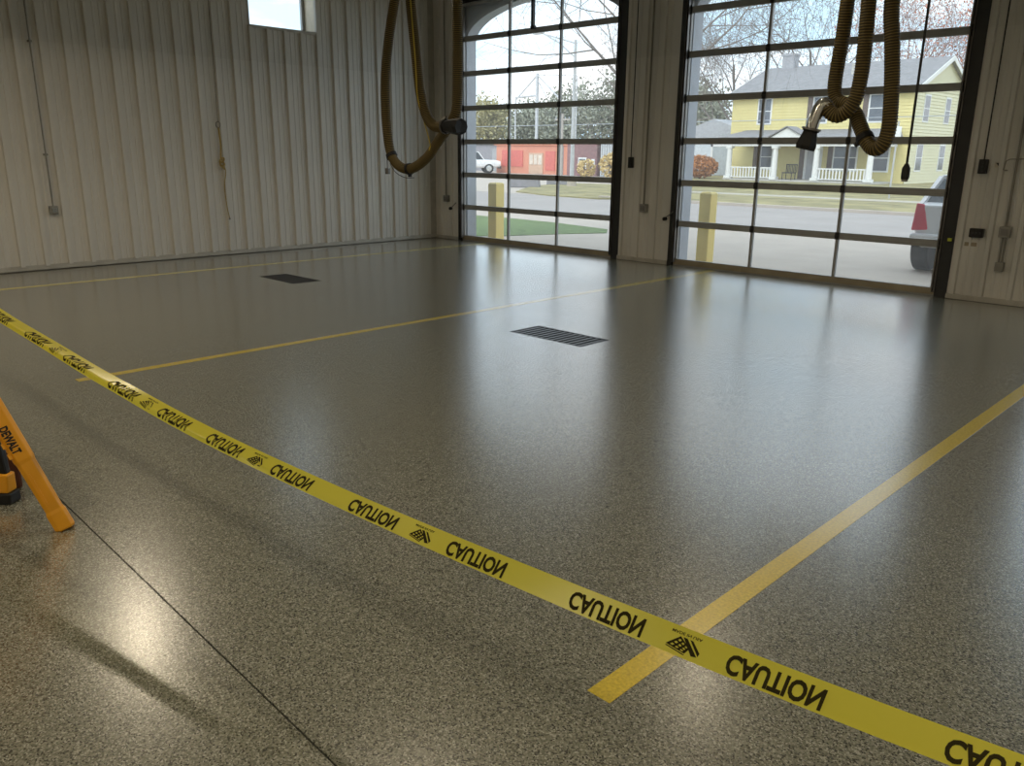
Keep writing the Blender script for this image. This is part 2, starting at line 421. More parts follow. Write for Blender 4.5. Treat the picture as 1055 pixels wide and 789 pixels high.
# ------------------------------------------------------------------ glass sectional doors
RAILS = [0.0, 0.62, 1.205, 1.79, 2.37, 2.955, 3.535, 4.115]
def sectional_door(idx, a, b, label):
    d = thing('door_%d' % idx, label, 'garage door', ((a + b) / 2, YF, 0), kind='structure')
    hw = (b - a) / 2; gl, gr = -hw + .13, hw - .195; fy = .045
    # jambs, header
    mb = MB(); mb.box(-hw, -hw + .085, -.012, .10, .002, DZ - .08); mb.build('jamb', M['jamb'], d)
    mb = MB(); mb.box(hw - .135, hw, -.012, .10, .002, DZ - .08); mb.build('jamb', M['jamb'], d)
    MB().box(-hw, hw, -.012, .10, DZ - .08, DZ).build('header', M['jamb'], d)
    for x in (-hw + .1, hw - .15):
        mb = MB(); mb.box(x - .018, x - .012, -.03, .02, .05, 4.1); mb.box(x + .012, x + .018, -.03, .02, .05, 4.1); mb.box(x - .018, x + .018, .016, .02, .05, 4.1)
        mb.build('track', M['steel'], d)
    sl, sr = -hw + .086, hw - .136
    m1, m2 = gl + (gr - gl) / 3, gl + 2 * (gr - gl) / 3
    for k in range(7):
        z0, z1 = RAILS[k], RAILS[k + 1]
        lo = .10 if k == 0 else .043; hi = .043
        g = .0004
        mb = MB(); y0, y1 = fy - .02, fy + .025
        mb.box(sl, sr, y0, y1, z0 + g, z0 + lo); mb.box(sl, sr, y0, y1, z1 - hi, z1 - g)
        mb.box(sl, gl, y0 + .001, y1, z0 + lo, z1 - hi); mb.box(gr, sr, y0 + .001, y1, z0 + lo, z1 - hi)
        for c in (m1, m2): mb.box(c - .018, c + .018, y0 + .001, y1, z0 + lo, z1 - hi)
        s_ = mb.build('door_section', M['alum'], d)
        for x0, x1 in ((gl, m1 - .018), (m1 + .018, m2 - .018), (m2 + .018, gr)):
            MB().box(x0, x1, fy + .0, fy + .006, z0 + lo, z1 - hi).build('pane', M_GLASS, s_)
        if k == 0:
            MB().box(sl, sr, y0 - .006, y0, .02, .092).build('bottom_rail_cover', M['alum_b'], s_)
            MB().box(sl, sr, y0 + .005, y1 - .005, .0005, .003).build('bottom_seal', M['black'], s_)
        else:
            for c in (m1, m2):
                mb = MB(); mb.box(c - .026, c + .026, y0 - .014, y0, z0 - .045, z0 + .045); mb.tube([(c - .03, y0 - .012, z0), (c + .03, y0 - .012, z0)], .009, 8)
                mb.build('hinge', M['jamb'], s_)
            for c, s2 in ((sl + .02, -1), (sr - .02, 1)):
                mb = MB(); mb.box(c - .03, c + .03, y0 - .016, y0, z0 - .06, z0 + .06); mb.tube([(c - .01, y0 - .018, z0), (c + s2 * .05, y0 - .018, z0)], .012, 8)
                mb.tube([(c + s2 * .02, y0 - .018, z0), (c + s2 * .045, y0 - .018, z0)], .022, 10)
                mb.build('roller_bracket', M['jamb'], s_)
    return d, gl, gr
d1, _, _ = sectional_door(1, *DOORS[0], 'glass panelled sectional bay door beside the long ribbed wall')
d2, _, _ = sectional_door(2, *DOORS[1], 'glass panelled sectional bay door facing the yellow house')
d3, _, _ = sectional_door(3, *DOORS[2], 'glass panelled sectional bay door beside the wall with junction boxes')
mb = MB(); mb.box(-.06, -.012, -.03, .02, 3.555, 4.115); mb.box(-.08, .008, -.02, .026, 3.55, 3.60)
mb.build('operator_strut', M['jamb'], d1)
mb = MB(); mb.box(1.90, 1.94, -.05, -.02, .665, .70); mb.build('safety_tab', mat('lime_tab', (0.55, 0.60, 0.05), 0.5), d2)

# ------------------------------------------------------------------ floor things
def floor_grate(name, x0, x1, label):
    g = thing(name, label, 'floor drain', ((x0 + x1) / 2, (GY0 + GY1) / 2, -.036), group=None)
    hx, hy = (x1 - x0) / 2 - .002, (GY1 - GY0) / 2 - .002
    mb = MB(); t = .022
    mb.box(-hx, hx, -hy, -hy + t, 0, .036); mb.box(-hx, hx, hy - t, hy, 0, .036); mb.box(-hx, -hx + t, -hy + t, hy - t, 0, .036); mb.box(hx - t, hx, -hy + t, hy - t, 0, .036)
    mb.build('grate_frame', M['grate'], g)
    n = 13; me = None
    for k in range(n):
        x = -hx + t + (2 * hx - 2 * t) * (k + .5) / n
        if me is None:
            b_ = MB().box(-.017, .017, -hy + t, hy - t, .006, .034).build('grate_bar', M['grate'], g, (x, 0, 0)); me = b_.data
        else: link('grate_bar', me, g, (x, 0, 0))
    MB().box(-hx + t, hx - t, -.012, .012, 0, .006).build('cross_bar', M['grate'], g)
    # it rests on a ledge fixed to the floor edge
    return g
floor_grate('floor_grate', *GR[1], 'black barred floor drain grate lying in the bright door reflection')
floor_grate('floor_grate', *GR[0], 'black barred floor drain grate near the long ribbed wall')
mb = MB()
for a, b in GR:
    mb.box(a, a + .02, GY0, GY1, -.06, -.037); mb.box(b - .02, b, GY0, GY1, -.06, -.037)
mb.build('drain_ledge', M['pit'], floor)
def painted_line(x0, x1, y0, y1, m, label):
    o_ = MB().box(x0, x1, y0, y1, 0, .0012).build('floor_line', m)
    return tag(o_, label, 'floor line')
painted_line(-10.945, -10.845, 1.75, YF - .05, M_LINE_PALE, 'pale yellow painted line on the floor along the ribbed wall')
painted_line(-6.182, -6.098, 1.80, YF - .05, M_LINE, 'yellow painted floor line running towards the pier between the doors')
painted_line(-1.337, -1.25, 1.71, YF - .05, M_LINE, 'broad yellow painted floor line passing under the caution tape')

# ------------------------------------------------------------------ caution tape
TP = [(-7.2, 1.27), (-5.6, .955), (-4.54, .796), (-4.036, .737), (-3.615, .686), (-3.296, .655), (-2.96, .623), (-2.6, .599), (-2.23, .584), (-1.835, .574), (-1.417, .569), (-.788, .572), (-.255, .588), (.5, .632), (1.2, .69), (2.0, .78)]
def tz(x):
    for i in range(len(TP) - 1):
        if x <= TP[i + 1][0] or i == len(TP) - 2:
            x1, z1 = TP[i]; x2, z2 = TP[i + 1]
            p0 = TP[max(i - 1, 0)]; p3 = TP[min(i + 2, len(TP) - 1)]
            m1 = (z2 - p0[1]) / (x2 - p0[0]); m2 = (p3[1] - z1) / (p3[0] - x1)
            h = x2 - x1; t = (x - x1) / h
            return z1 * (2 * t ** 3 - 3 * t * t + 1) + h * m1 * (t ** 3 - 2 * t * t + t) + z2 * (-2 * t ** 3 + 3 * t * t) + h * m2 * (t ** 3 - t * t)
def tw(x):   # small change of visible width along the tape
    return .0625 + .0025 * math.sin(x * 1.7 + 1.0)
def fold(x, v):   # v -0.5..0.5 across; sideways offset: creased ribbon
    a = .006 * math.sin(x * 1.1) + .004 * math.sin(x * 2.9 + 1)
    cre = .022 * min(1, max(0, (-2.2 - x) / 1.2)) + .003 * max(0, math.sin(x * 2.3 + .7))
    c = -.18 + .06 * math.sin(x * .9)
    off = cre * (1 - abs(v - c) / .5)
    return a * v * 2 - off
TS, TC = math.sin(R(52)), math.cos(R(52))
def tape_pt(x, v, out=0.0):
    q = v * tw(x); n_ = out - fold(x, v)       # the ribbon leans back, upper edge away from the camera side
    return Vector((x, 1.45 + .09 * x + TS * q - TC * n_, tz(x) + TC * q + TS * n_))
def tape_material():
    m = bpy.data.materials.new('yellow_plastic_tape'); m.use_nodes = True
    nt = m.node_tree; b = nt.nodes['Principled BSDF']; o_ = nt.nodes['Material Output']
    n = nt.nodes.new('ShaderNodeTexNoise'); n.inputs['Scale'].default_value = 4
    rp = nt.nodes.new('ShaderNodeValToRGB')
    rp.color_ramp.elements[0].color = (0.92, 0.82, 0.08, 1); rp.color_ramp.elements[1].color = (0.97, 0.90, 0.14, 1)
    nt.links.new(n.outputs['Fac'], rp.inputs['Fac']); nt.links.new(rp.outputs['Color'], b.inputs['Base Color'])
    b.inputs['Roughness'].default_value = 0.22
    tr = nt.nodes.new('ShaderNodeBsdfTranslucent'); nt.links.new(rp.outputs['Color'], tr.inputs['Color'])
    mx = nt.nodes.new('ShaderNodeMixShader'); mx.inputs['Fac'].default_value = 0.6
    nt.links.new(b.outputs[0], mx.inputs[1]); nt.links.new(tr.outputs[0], mx.inputs[2]); nt.links.new(mx.outputs[0], o_.inputs['Surface'])
    return m
tape = thing('caution_tape', 'long sagging yellow caution tape with black upside down lettering', 'caution tape', (-2.0, 1.27, 0))
mb = MB(); NX, NV = 230, 12; x0, x1 = -7.2, 2.0
for i in range(NX + 1):
    x = x0 + (x1 - x0) * i / NX
    for j in range(NV + 1): mb.v.append(tuple(tape_pt(x, j / NV - .5) - Vector((-2.0, 1.27, 0))))
for i in range(NX):
    for j in range(NV):
        a = i * (NV + 1) + j; mb.f.append((a, a + NV + 1, a + NV + 2, a + 1)); mb.mi.append(0)
rib = mb.build('ribbon', tape_material(), tape, smooth=True, fix=False)
M_INK = mat('black_tape_ink', (0.025, 0.02, 0.004), 0.75, 0, 0.05, spec=.15)
def text_mesh(s, cuts=2, offset=0.0):
    c = bpy.data.curves.new('txt', 'FONT'); c.body = s; c.size = 1.0; c.offset = offset; c.resolution_u = 3
    ob = bpy.data.objects.new('txt', c); COL.objects.link(ob)
    dg = bpy.context.evaluated_depsgraph_get(); dg.update()
    me = bpy.data.meshes.new_from_object(ob.evaluated_get(dg))
    bpy.data.objects.remove(ob); bpy.data.curves.remove(c)
    bm = bmesh.new(); bm.from_mesh(me)
    bmesh.ops.triangulate(bm, faces=bm.faces)
    for _ in range(cuts): bmesh.ops.subdivide_edges(bm, edges=[e for e in bm.edges if e.calc_length() > .12], cuts=1)
    vs = [v.co.copy() for v in bm.verts]; fs = [[v.index for v in f.verts] for f in bm.faces]
    bm.free(); bpy.data.meshes.remove(me)
    xs_ = [v.x for v in vs]; ys_ = [v.y for v in vs]
    ax, bx, ay, by = min(xs_), max(xs_), min(ys_), max(ys_)
    return [((v.x - ax) / (bx - ax), (v.y - ay) / (by - ay)) for v in vs], fs
WORD = text_mesh('CAUTION', 2, 0.035)
MADE = text_mesh('MADE IN USA', 1, 0.02)
def print_on(name, uv, fs, xa, xb, va, vb, parent=tape):   # u -> along, v flipped (seen through the back of the tape)
    vs = [tape_pt(xa + (xb - xa) * u, vb + (va - vb) * v, .0012) - Vector((-2.0, 1.27, 0)) for u, v in uv]
    m_ = MB(); m_.add(vs, fs); return m_.build(name, M_INK, parent, fix=False)
def flag(x):
    # slanted striped flag patch with a starred corner, and small lettering
    print_on('made_in_lettering', MADE[0], MADE[1], x - .036, x + .036, .23, .33)
    uv = []; fs = []
    def quad(p):
        o_ = len(uv); n = 6
        (a, b, c, d) = p
        for i in range(n + 1):
            t = i / n
            uv.append((a[0] + (b[0] - a[0]) * t, a[1] + (b[1] - a[1]) * t)); uv.append((d[0] + (c[0] - d[0]) * t, d[1] + (c[1] - d[1]) * t))
        for i in range(n): fs.append((o_ + 2 * i, o_ + 2 * i + 2, o_ + 2 * i + 3, o_ + 2 * i + 1))
    # starred canton: a dark lattice leaving small gaps, inside a slanted quad
    Q = ((0, .22), (.60, .0), (.70, .42), (.34, 1.0))
    def bil(a_, b_):
        lo = (Q[0][0] + (Q[1][0] - Q[0][0]) * a_, Q[0][1] + (Q[1][1] - Q[0][1]) * a_); hi = (Q[3][0] + (Q[2][0] - Q[3][0]) * a_, Q[3][1] + (Q[2][1] - Q[3][1]) * a_)
        return (lo[0] + (hi[0] - lo[0]) * b_, lo[1] + (hi[1] - lo[1]) * b_)
    for r_ in range(4):
        v0 = r_ * .29
        quad([bil(0, v0), bil(1, v0), bil(1, v0 + .13), bil(0, v0 + .13)])
    for c in range(4):
        u = c * .285
        quad([bil(u, 0), bil(u + .145, 0), bil(u + .145, 1), bil(u, 1)])
    quad([(.42, 1.0), (.54, 1.0), (.96, .06), (.80, .0)]); quad([(.62, 1.0), (.72, .97), (1.0, .36), (.98, .12)]); quad([(0, .10), (.04, .16), (.62, -.06), (.58, -.12)])
    print_on('flag_print', uv, fs, x - .040, x + .040, .17, -.34)
start = [-.296, -.713, -1.117, -1.525, -1.930, -2.322, -2.704, -3.04, -3.42, -3.823, -4.22]
while start[-1] > -6.6: start.append(start[-1] - .40)
start = [.52, .11] + start
for i, x in enumerate(start):
    print_on('caution_word', WORD[0], WORD[1], x, x + .203, -.43, .27)
for i in range(3, len(start) - 1, 2):      # gap between word i and the word before it on its left
    flag((start[i] + start[i + 1] + .203) / 2)
flag((start[1] + start[2] + .203) / 2)
def barrier_post(x, z, label):
    yy = 1.45 + .09 * x
    p = thing('barrier_post', label, 'post', (x + (.045 if x > 0 else -.045), yy + .06, 0))
    m_ = MB(); m_.tube([(0, 0, 0), (0, 0, .03), (0, 0, .05)], [.18, .17, .05], 20); m_.build('base', M['black'], p)
    m_ = MB(); m_.tube([(0, 0, .05), (0, 0, z + .1)], .025, 12); m_.tube([(0, 0, z + .1), (0, 0, z + .13)], [.03, .015], 12); m_.build('tube', mat('orange_post', (0.7, 0.16, 0.02), 0.5), p)
barrier_post(-7.2, 1.27, 'orange post holding the caution tape near the ribbed wall')
barrier_post(2.0, .78, 'orange post holding the caution tape end away from the ribbed wall')

# ------------------------------------------------------------------ exhaust hoses
M_HT = hose_material('hose_tan_rib', (0.34, 0.235, 0.06), 0.3)
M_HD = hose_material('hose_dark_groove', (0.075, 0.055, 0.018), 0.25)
M_HY = hose_material('hose_yellow_rib', (0.70, 0.55, 0.06), 0.45)
def corrugated(path, r=.056, pitch=.021):
    pts = resample(crom(path, 14), pitch / 4); mb = MB()
    rad = []; mi = []
    for i in range(len(pts)):
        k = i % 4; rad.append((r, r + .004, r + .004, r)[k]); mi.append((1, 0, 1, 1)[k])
    mb.tube(pts, rad, 14, mi)
    return mb, pts
def hose_assembly(label, loc, path, top, clamps, nozzle, elbow=None):
    h = thing('exhaust_hose', label, 'hose', loc)
    L0 = Vector(loc)
    P = [Vector(p) - L0 for p in path]
    mb, pts = corrugated(P); mb.build('hose_tube', [M_HT, M_HD], h, smooth=True, fix=False)
    for c in clamps:
        c = Vector(c) - L0
        i = min(range(len(pts)), key=lambda k: (pts[k] - c).length); t = (pts[min(i + 2, len(pts) - 1)] - pts[max(i - 2, 0)]).normalized()
        m_ = MB(); m_.tube([pts[i] - t * .022, pts[i] - t * .02, pts[i] + t * .02, pts[i] + t * .022], [.062, .070, .070, .062], 18)
        side = t.cross(Vector((0, 1, 0))).normalized(); m_.bar(pts[i] + side * .065, pts[i] + side * .095, .03, .035)
        m_.build('clamp', M['black'], h)
    # ceiling collar and balancer
    a = Vector(path[0]) - L0
    m_ = MB(); m_.tube([a + Vector((0, 0, -.12)), a + Vector((0, 0, -.1)), a + Vector((0, 0, .1 + (ZC - .1 - path[0][2])))], [.08, .085, .085], 18); m_.build('ceiling_collar', M['steel'], h)
    t_ = Vector(top) - L0
    m_ = MB(); m_.tube([t_ + Vector((0, -.0, -.03)), Vector((t_.x, t_.y, ZC - L0.z - .16))], .004, 6); m_.build('balancer_cable', M['steel'], h)
    m_ = MB(); m_.box(t_.x - .07, t_.x + .07, t_.y - .06, t_.y + .06, ZC - L0.z - .17, ZC - L0.z); m_.build('balancer', M['jamb'], h)
    return h, L0
def nozzle_parts(h, L0, a, b, r0, r1, n=8):
    a = Vector(a) - L0; b = Vector(b) - L0; t = (b - a).normalized(); l = (b - a).length
    m_ = MB(); m_.tube([a, a + t * .012, a + t * .02, a + t * l * .8, b, b - t * .012, a + t * l * .5], [r0 + .012, r0 + .014, r0, r1, r1 * .93, r1 * .80, r1 * .7], n)
    m_.build('nozzle', M['black'], h)
    m_ = MB(); m_.tube([a - t * .012, a + t * .004], r0 + .018, 16); m_.build('nozzle_band', M['steel'], h)
Y1 = 6.42
p1 = [(-7.30, Y1 + .1, 4.85), (-7.30, Y1 + .1, 3.9), (-7.31, Y1 + .1, 3.2), (-7.31, Y1 + .1, 2.7), (-7.33, Y1 + .1, 2.12), (-7.42, Y1 + .1, 1.95), (-7.53, Y1 + .1, 1.84), (-7.67, Y1 + .08, 1.70), (-7.78, Y1 + .04, 1.555), (-7.92, Y1, 1.45),
      (-8.10, Y1, 1.40), (-8.27, Y1, 1.42), (-8.42, Y1, 1.52), (-8.50, Y1, 1.71), (-8.54, Y1, 2.09), (-8.52, Y1, 2.51), (-8.43, Y1, 2.92), (-8.30, Y1, 3.32), (-8.2, Y1, 3.62),
      (-8.10, Y1 - .02, 3.74), (-7.98, Y1 - .06, 3.74), (-7.91, Y1 - .08, 3.60), (-7.88, Y1 - .1, 3.27), (-7.81, Y1 - .1, 2.74), (-7.74, Y1 - .1, 2.28), (-7.64, Y1 - .1, 2.02), (-7.52, Y1 - .1, 1.90), (-7.38, Y1 - .1, 1.875), (-7.30, Y1 - .1, 1.885)]
h1, L0 = hose_assembly('looped ribbed exhaust hose hanging before the ribbed wall and bay door corner', (-8.1, Y1, 1.34), p1, (-8.04, Y1 - .04, 3.81), [(-8.45, Y1, 1.56), (-8.10, Y1, 1.40)], None)
nozzle_parts(h1, L0, (-7.30, Y1 - .1, 1.885), (-7.00, Y1 - .13, 1.875), .068, .094)
m_ = MB(); m_.bar((.74, -.1, .60), (.78, -.1, .655), .02, .02); m_.bar((.79, -.12, .61), (.83, -.12, .65), .02, .02); m_.build('release_lever', M['chrome'], h1)
m_ = MB(); m_.tube([Vector(p) - L0 for p in crom([(-7.80, Y1 - .17, 3.3), (-7.73, Y1 - .17, 2.6), (-7.70, Y1 - .17, 2.2), (-7.66, Y1 - .1, 1.9), (-7.70, Y1 - .0, 1.70), (-7.68, Y1 - .03, 1.62)], 6)], .006, 6); m_.build('pull_rope', mat('yellow_rope', (0.6, 0.45, 0.05), 0.8), h1)
m_ = MB(); m_.tube([Vector(p) - L0 for p in [(-8.50, Y1 - .03, 1.50), (-8.50, Y1 - .03, 1.40)]], .006, 6); m_.box(-8.53 + 8.1, -8.47 + 8.1, -.045, -.015, 1.43 - 1.34 - .1, 1.40 - 1.34); m_.build('hanging_snap', M['steel'], h1)
m_ = MB(); m_.tube([Vector(p) - L0 for p in crom([(-8.42, Y1 - .05, 1.46), (-8.3, Y1 - .06, 1.36), (-8.12, Y1 - .06, 1.30), (-7.95, Y1 - .05, 1.30)], 5)], .004, 5); m_.build('tether', M['black'], h1)
def s2(x, z, dy=0): return (x * 1.078, 6.9 + dy, 1.6 + (z - 1.6) * 1.078)
p2 = [(-2.745, 6.95, 4.85), (-2.74, 6.95, 4.0), s2(-2.53, 2.75, .04), s2(-2.485, 2.4, .03), s2(-2.45, 2.15, .02), s2(-2.42, 1.86, 0), s2(-2.43, 1.73, 0), s2(-2.47, 1.665, 0), s2(-2.53, 1.665, .02), s2(-2.59, 1.72, .04), s2(-2.66, 1.82, .08), s2(-2.73, 1.92, .12), s2(-2.82, 1.985, .15), s2(-2.895, 2.02, .16), s2(-2.93, 2.12, .16),
      s2(-2.92, 2.3, .15), s2(-2.90, 2.45, .13), s2(-2.88, 2.72, .1), s2(-2.86, 3.05, .06), s2(-2.82, 3.25, .03), s2(-2.76, 3.30, 0), s2(-2.71, 3.22, 0), s2(-2.69, 3.0, 0), s2(-2.68, 2.70, 0), s2(-2.67, 2.4, 0), s2(-2.67, 2.2, 0), s2(-2.69, 2.03, 0), s2(-2.74, 1.935, -.01), s2(-2.81, 1.90, -.02), s2(-2.87, 1.93, -.03), s2(-2.905, 1.985, -.03)]
h2, L0 = hose_assembly('knotted ribbed exhaust hose hanging in front of the yellow house view', s2(-2.7, 1.6), p2, s2(-2.785, 3.37, .015), [s2(-2.60, 1.735, .04)], None)
# bottom black saddle plus steel elbow and rubber nozzle
m_ = MB(); el = [Vector(s2(*p)) - L0 for p in [(-2.890, 1.955, -.03), (-2.902, 1.985, -.04), (-2.922, 1.985, -.055), (-2.945, 1.94, -.07), (-2.965, 1.86, -.085), (-2.978, 1.79, -.09)]]
m_.tube(crom([tuple(v) for v in el], 5), .053, 14); m_.build('steel_elbow', M['chrome'], h2, smooth=True)
nozzle_parts(h2, L0, s2(-2.975, 1.80, -.09), s2(-3.005, 1.65, -.10), .060, .088)

# drop cord
dc = thing('drop_cord', 'black electrical drop cord with plug hanging before the yellow house view', 'power cord', (-2.01, 5.7, 1.46))
m_ = MB(); m_.tube([(0, 0, .09), (0, 0, 1.2), (-.01, 0, ZC - 1.46)], .0085, 8); m_.build('cable', M['black'], dc)
m_ = MB(); m_.tube([(0, 0, .0), (0, 0, .02), (0, 0, .07), (0, 0, .10)], [.024, .027, .026, .012], 12); m_.build('connector', M['black'], dc)
m_ = MB(); m_.tube([(0, 0, -.015), (0, 0, .002)], .02, 12); m_.build('connector_face', mat('grey_plastic', (0.25, 0.25, 0.25), 0.5), dc)

# ------------------------------------------------------------------ wall fittings
def left_conduit():
    t = thing('electrical_conduit', 'thin conduit with outlet box on the ribbed long wall', 'conduit', (XL, 3.61, .75))
    MB().tube([(.045, 0, .09), (.045, 0, ZC - .76)], .011, 8).build('pipe', M['conduit'], t)
    b_ = MB().box(.0, .075, -.05, .05, -.01, .10).build('outlet_box', M['boxgrey'], t); bevel(b_)
    MB().box(.075, .08, -.03, .03, .015, .075).build('cover_plate', M['chrome'], b_)
    for z in (2.92, 1.52): MB().box(.0, .06, -.022, .022, z - .75 - .012, z - .75 + .012).build('strap', M['conduit'], t)
left_conduit()
t = thing('pull_rope', 'knotted tan rope on a thin cable hanging down the ribbed wall', 'rope', (XL + .06, 6.05, .55))
MB().tube([(0, .02, ZC - .56), (0, 0, 1.46)], .005, 6).build('cable', M['conduit'], t)
m_ = MB(); m_.tube([(0, .035 * math.cos(a * PI / 8), 1.42 + .045 * math.sin(a * PI / 8)) for a in range(17)], .008, 6); m_.build('ring', M['conduit'], t)
m_ = MB(); m_.tube(crom([(0, 0, 1.38), (.01, .01, 1.15), (0, 0, .95), (.015, .015, .90)], 5), .012, 7); m_.build('upper_rope', M['rope'], t)
m_ = MB()
for k in range(3): m_.tube([(.01, .01 + .04 * math.cos(a * PI / 5 + k), .90 - .05 * k + .03 * math.sin(a * PI / 5) + .02 * math.cos(a * PI / 5)) for a in range(11)], .012, 6)
m_.build('knot', M['rope'], t)
m_ = MB(); m_.tube(crom([(.01, .03, .84), (.02, .05, .72), (0, .02, .5), (.01, .03, .2), (0, .06, .03)], 6), .007, 6); m_.build('lower_rope', M['rope'], t)
m_ = MB(); m_.tube([(0, .06, .03), (0, .065, -.0)], [.015, .012], 8); m_.build('rope_end', M['conduit'], t)

def front_conduit(x, zb, label, zt=ZC):
    t = thing('electrical_conduit', label, 'conduit', (x, YF - .010, zb))
    MB().tube([(0, -.045, .06), (0, -.045, zt - zb - .002)], .014, 8).build('pipe', M['conduit'], t)
    b_ = MB().box(-.055, .055, -.075, 0, -.055, .065).build('junction_box', M['boxgrey'], t); bevel(b_)
    MB().box(-.035, .035, -.081, -.075, -.03, .04).build('cover_plate', M['steel'], b_)
    return t
front_conduit(-11.95, .755, 'conduit with outlet box in the corner beside the ribbed wall')
front_conduit(-7.39, .81, 'conduit with outlet box on the pier between the glass doors')
t = front_conduit(-2.50, .805, 'conduit with junction box and lower outlet beside the black door control')
m_ = MB(); m_.tube([(-.012, -.04, -.055), (-.012, -.04, -.33)], .010, 8); m_.tube([(.02, -.04, -.055), (.02, -.04, -.33)], .010, 8); m_.build('lower_pipe', M['conduit'], t)
b_ = MB().box(-.04, .045, -.07, 0, -.43, -.33).build('lower_outlet', M['boxgrey'], t); bevel(b_)
def control(x0, x1, z0, z1, label, cable=None, cat='door control'):
    t = thing('door_control', label, cat, ((x0 + x1) / 2, YF - .010, (z0 + z1) / 2))
    hx, hz = (x1 - x0) / 2, (z1 - z0) / 2
    b_ = MB().box(-hx, hx, -.075, 0, -hz, hz).build('housing', M['black'], t); bevel(b_, .008)
    for s_ in (-.45, .0, .45):
        if hz > hx: MB().tube([(0, -.075, s_ * hz * 1.2), (0, -.083, s_ * hz * 1.2)], .014, 10).build('button', M['jamb'], t)
        else: MB().tube([(s_ * hx * 1.2, -.075, 0), (s_ * hx * 1.2, -.083, 0)], .014, 10).build('button', M['jamb'], t)
    if cable: MB().tube([(0, -.04, hz), (0, -.04, ZC - (z0 + z1) / 2)], .008, 6).build('cable', M['black'], t)
control(-7.705, -7.645, 1.40, 1.56, 'narrow black door control with cable on the pier between the doors', True)
control(-2.87, -2.785, 1.43, 1.585, 'upright black door control box beside the conduit pier', True)
control(-2.855, -2.715, .73, .83, 'flat wide black box beside the junction box', False, 'wall box')
def sensor(x, z, label, sx):
    t = thing('door_sensor', label, 'sensor', (x, YF, z))
    m_ = MB(); m_.tube([(0, -.03, 0), (0, -.075, 0)], .028, 12); m_.build('eye', M['black'], t)
    m_ = MB(); m_.bar((0, -.025, .02), (sx * .12, -.02, .11), .012, .012); m_.bar((0, -.034, 0), (0, 0, 0), .03, .02); m_.build('bracket', M['steel'], t)
sensor(-11.83, .58, 'small black door sensor on bracket in the corner pier', 1)
sensor(-7.0, .68, 'small black door sensor on bracket at the middle pier', 1)
o_ = MB().box(-.035, .035, -.004, 0, -.03, .03).build('wall_sticker', mat('cream_sticker', (0.55, 0.50, 0.40), 0.6), None, (-2.69, YF - .0015, 1.53)); tag(o_, 'small cream warning sticker beside the upright black control', 'sticker')
MB().prism([(-.025, .018), (.025, .018), (0, -.012)], -.006, -.004).build('sticker_triangle', M['darkline'], o_)
o_ = MB().box(-.075, .075, -.004, 0, -.022, .022).build('wall_label', mat('tan_label', (0.36, 0.30, 0.21), 0.6), None, (-2.83, YF - .0015, .645)); tag(o_, 'blank tan label strip below the flat black box', 'label')
t = thing('cable_hook', 'thin wire hook bracket on the panel beside the conduit', 'hook', (-2.545, YF, 1.47))
m_ = MB(); m_.tube([(-.05, -.03, 0), (-.07, -.08, .005), (-.055, -.085, .10), (-.02, -.085, .12), (.13, -.085, .125), (.15, -.04, .12), (.15, 0, .12)], .006, 6); m_.tube([(-.05, -.03, 0), (-.05, 0, 0)], .006, 6); m_.build('wire', M['conduit'], t)

# ------------------------------------------------------------------ ceiling lamps
LZ = 3.62
def lamp(x, y, label, power=LAMP_POWER):
    t = thing('ceiling_lamp', label, 'lamp', (x, y, LZ), group='round high bay lamps under the ceiling')
    m_ = MB(); m_.tube([(0, 0, 0), (0, 0, .05), (0, 0, .052)], [.25, .24, .10], 28, cap=False); m_.tube([(0, 0, .052), (0, 0, .14), (0, 0, .16)], [.10, .10, .05], 16)
    m_.build('housing', M['jamb'], t, smooth=True)
    MB().tube([(0, 0, .16), (0, 0, ZC - LZ)], .012, 8).build('hanger', M['steel'], t)
    MB().tube([(0, 0, .047), (0, 0, .051)], .065, 20).build('lens', mat('lamp_lens', (0.9, 0.85, 0.75), 0.5, emit=(LAMP_COLOR, 5.0)), t)
    ld = bpy.data.lights.new('lamp_light', 'AREA'); ld.shape = 'DISK'; ld.size = .12; ld.energy = power; ld.color = LAMP_COLOR
    lo = bpy.data.objects.new('lamp_light', ld); COL.objects.link(lo); lo.parent = t; lo.location = (0, 0, .045)
for x in (-8.5, -3.7, .9):
    for y in (-3.4, -.5, 2.8, 6.6):
        lamp(x, y, 'round high bay lamp hanging under the ceiling', LAMP_POWER * (.28 if y > 6 else 1.05))

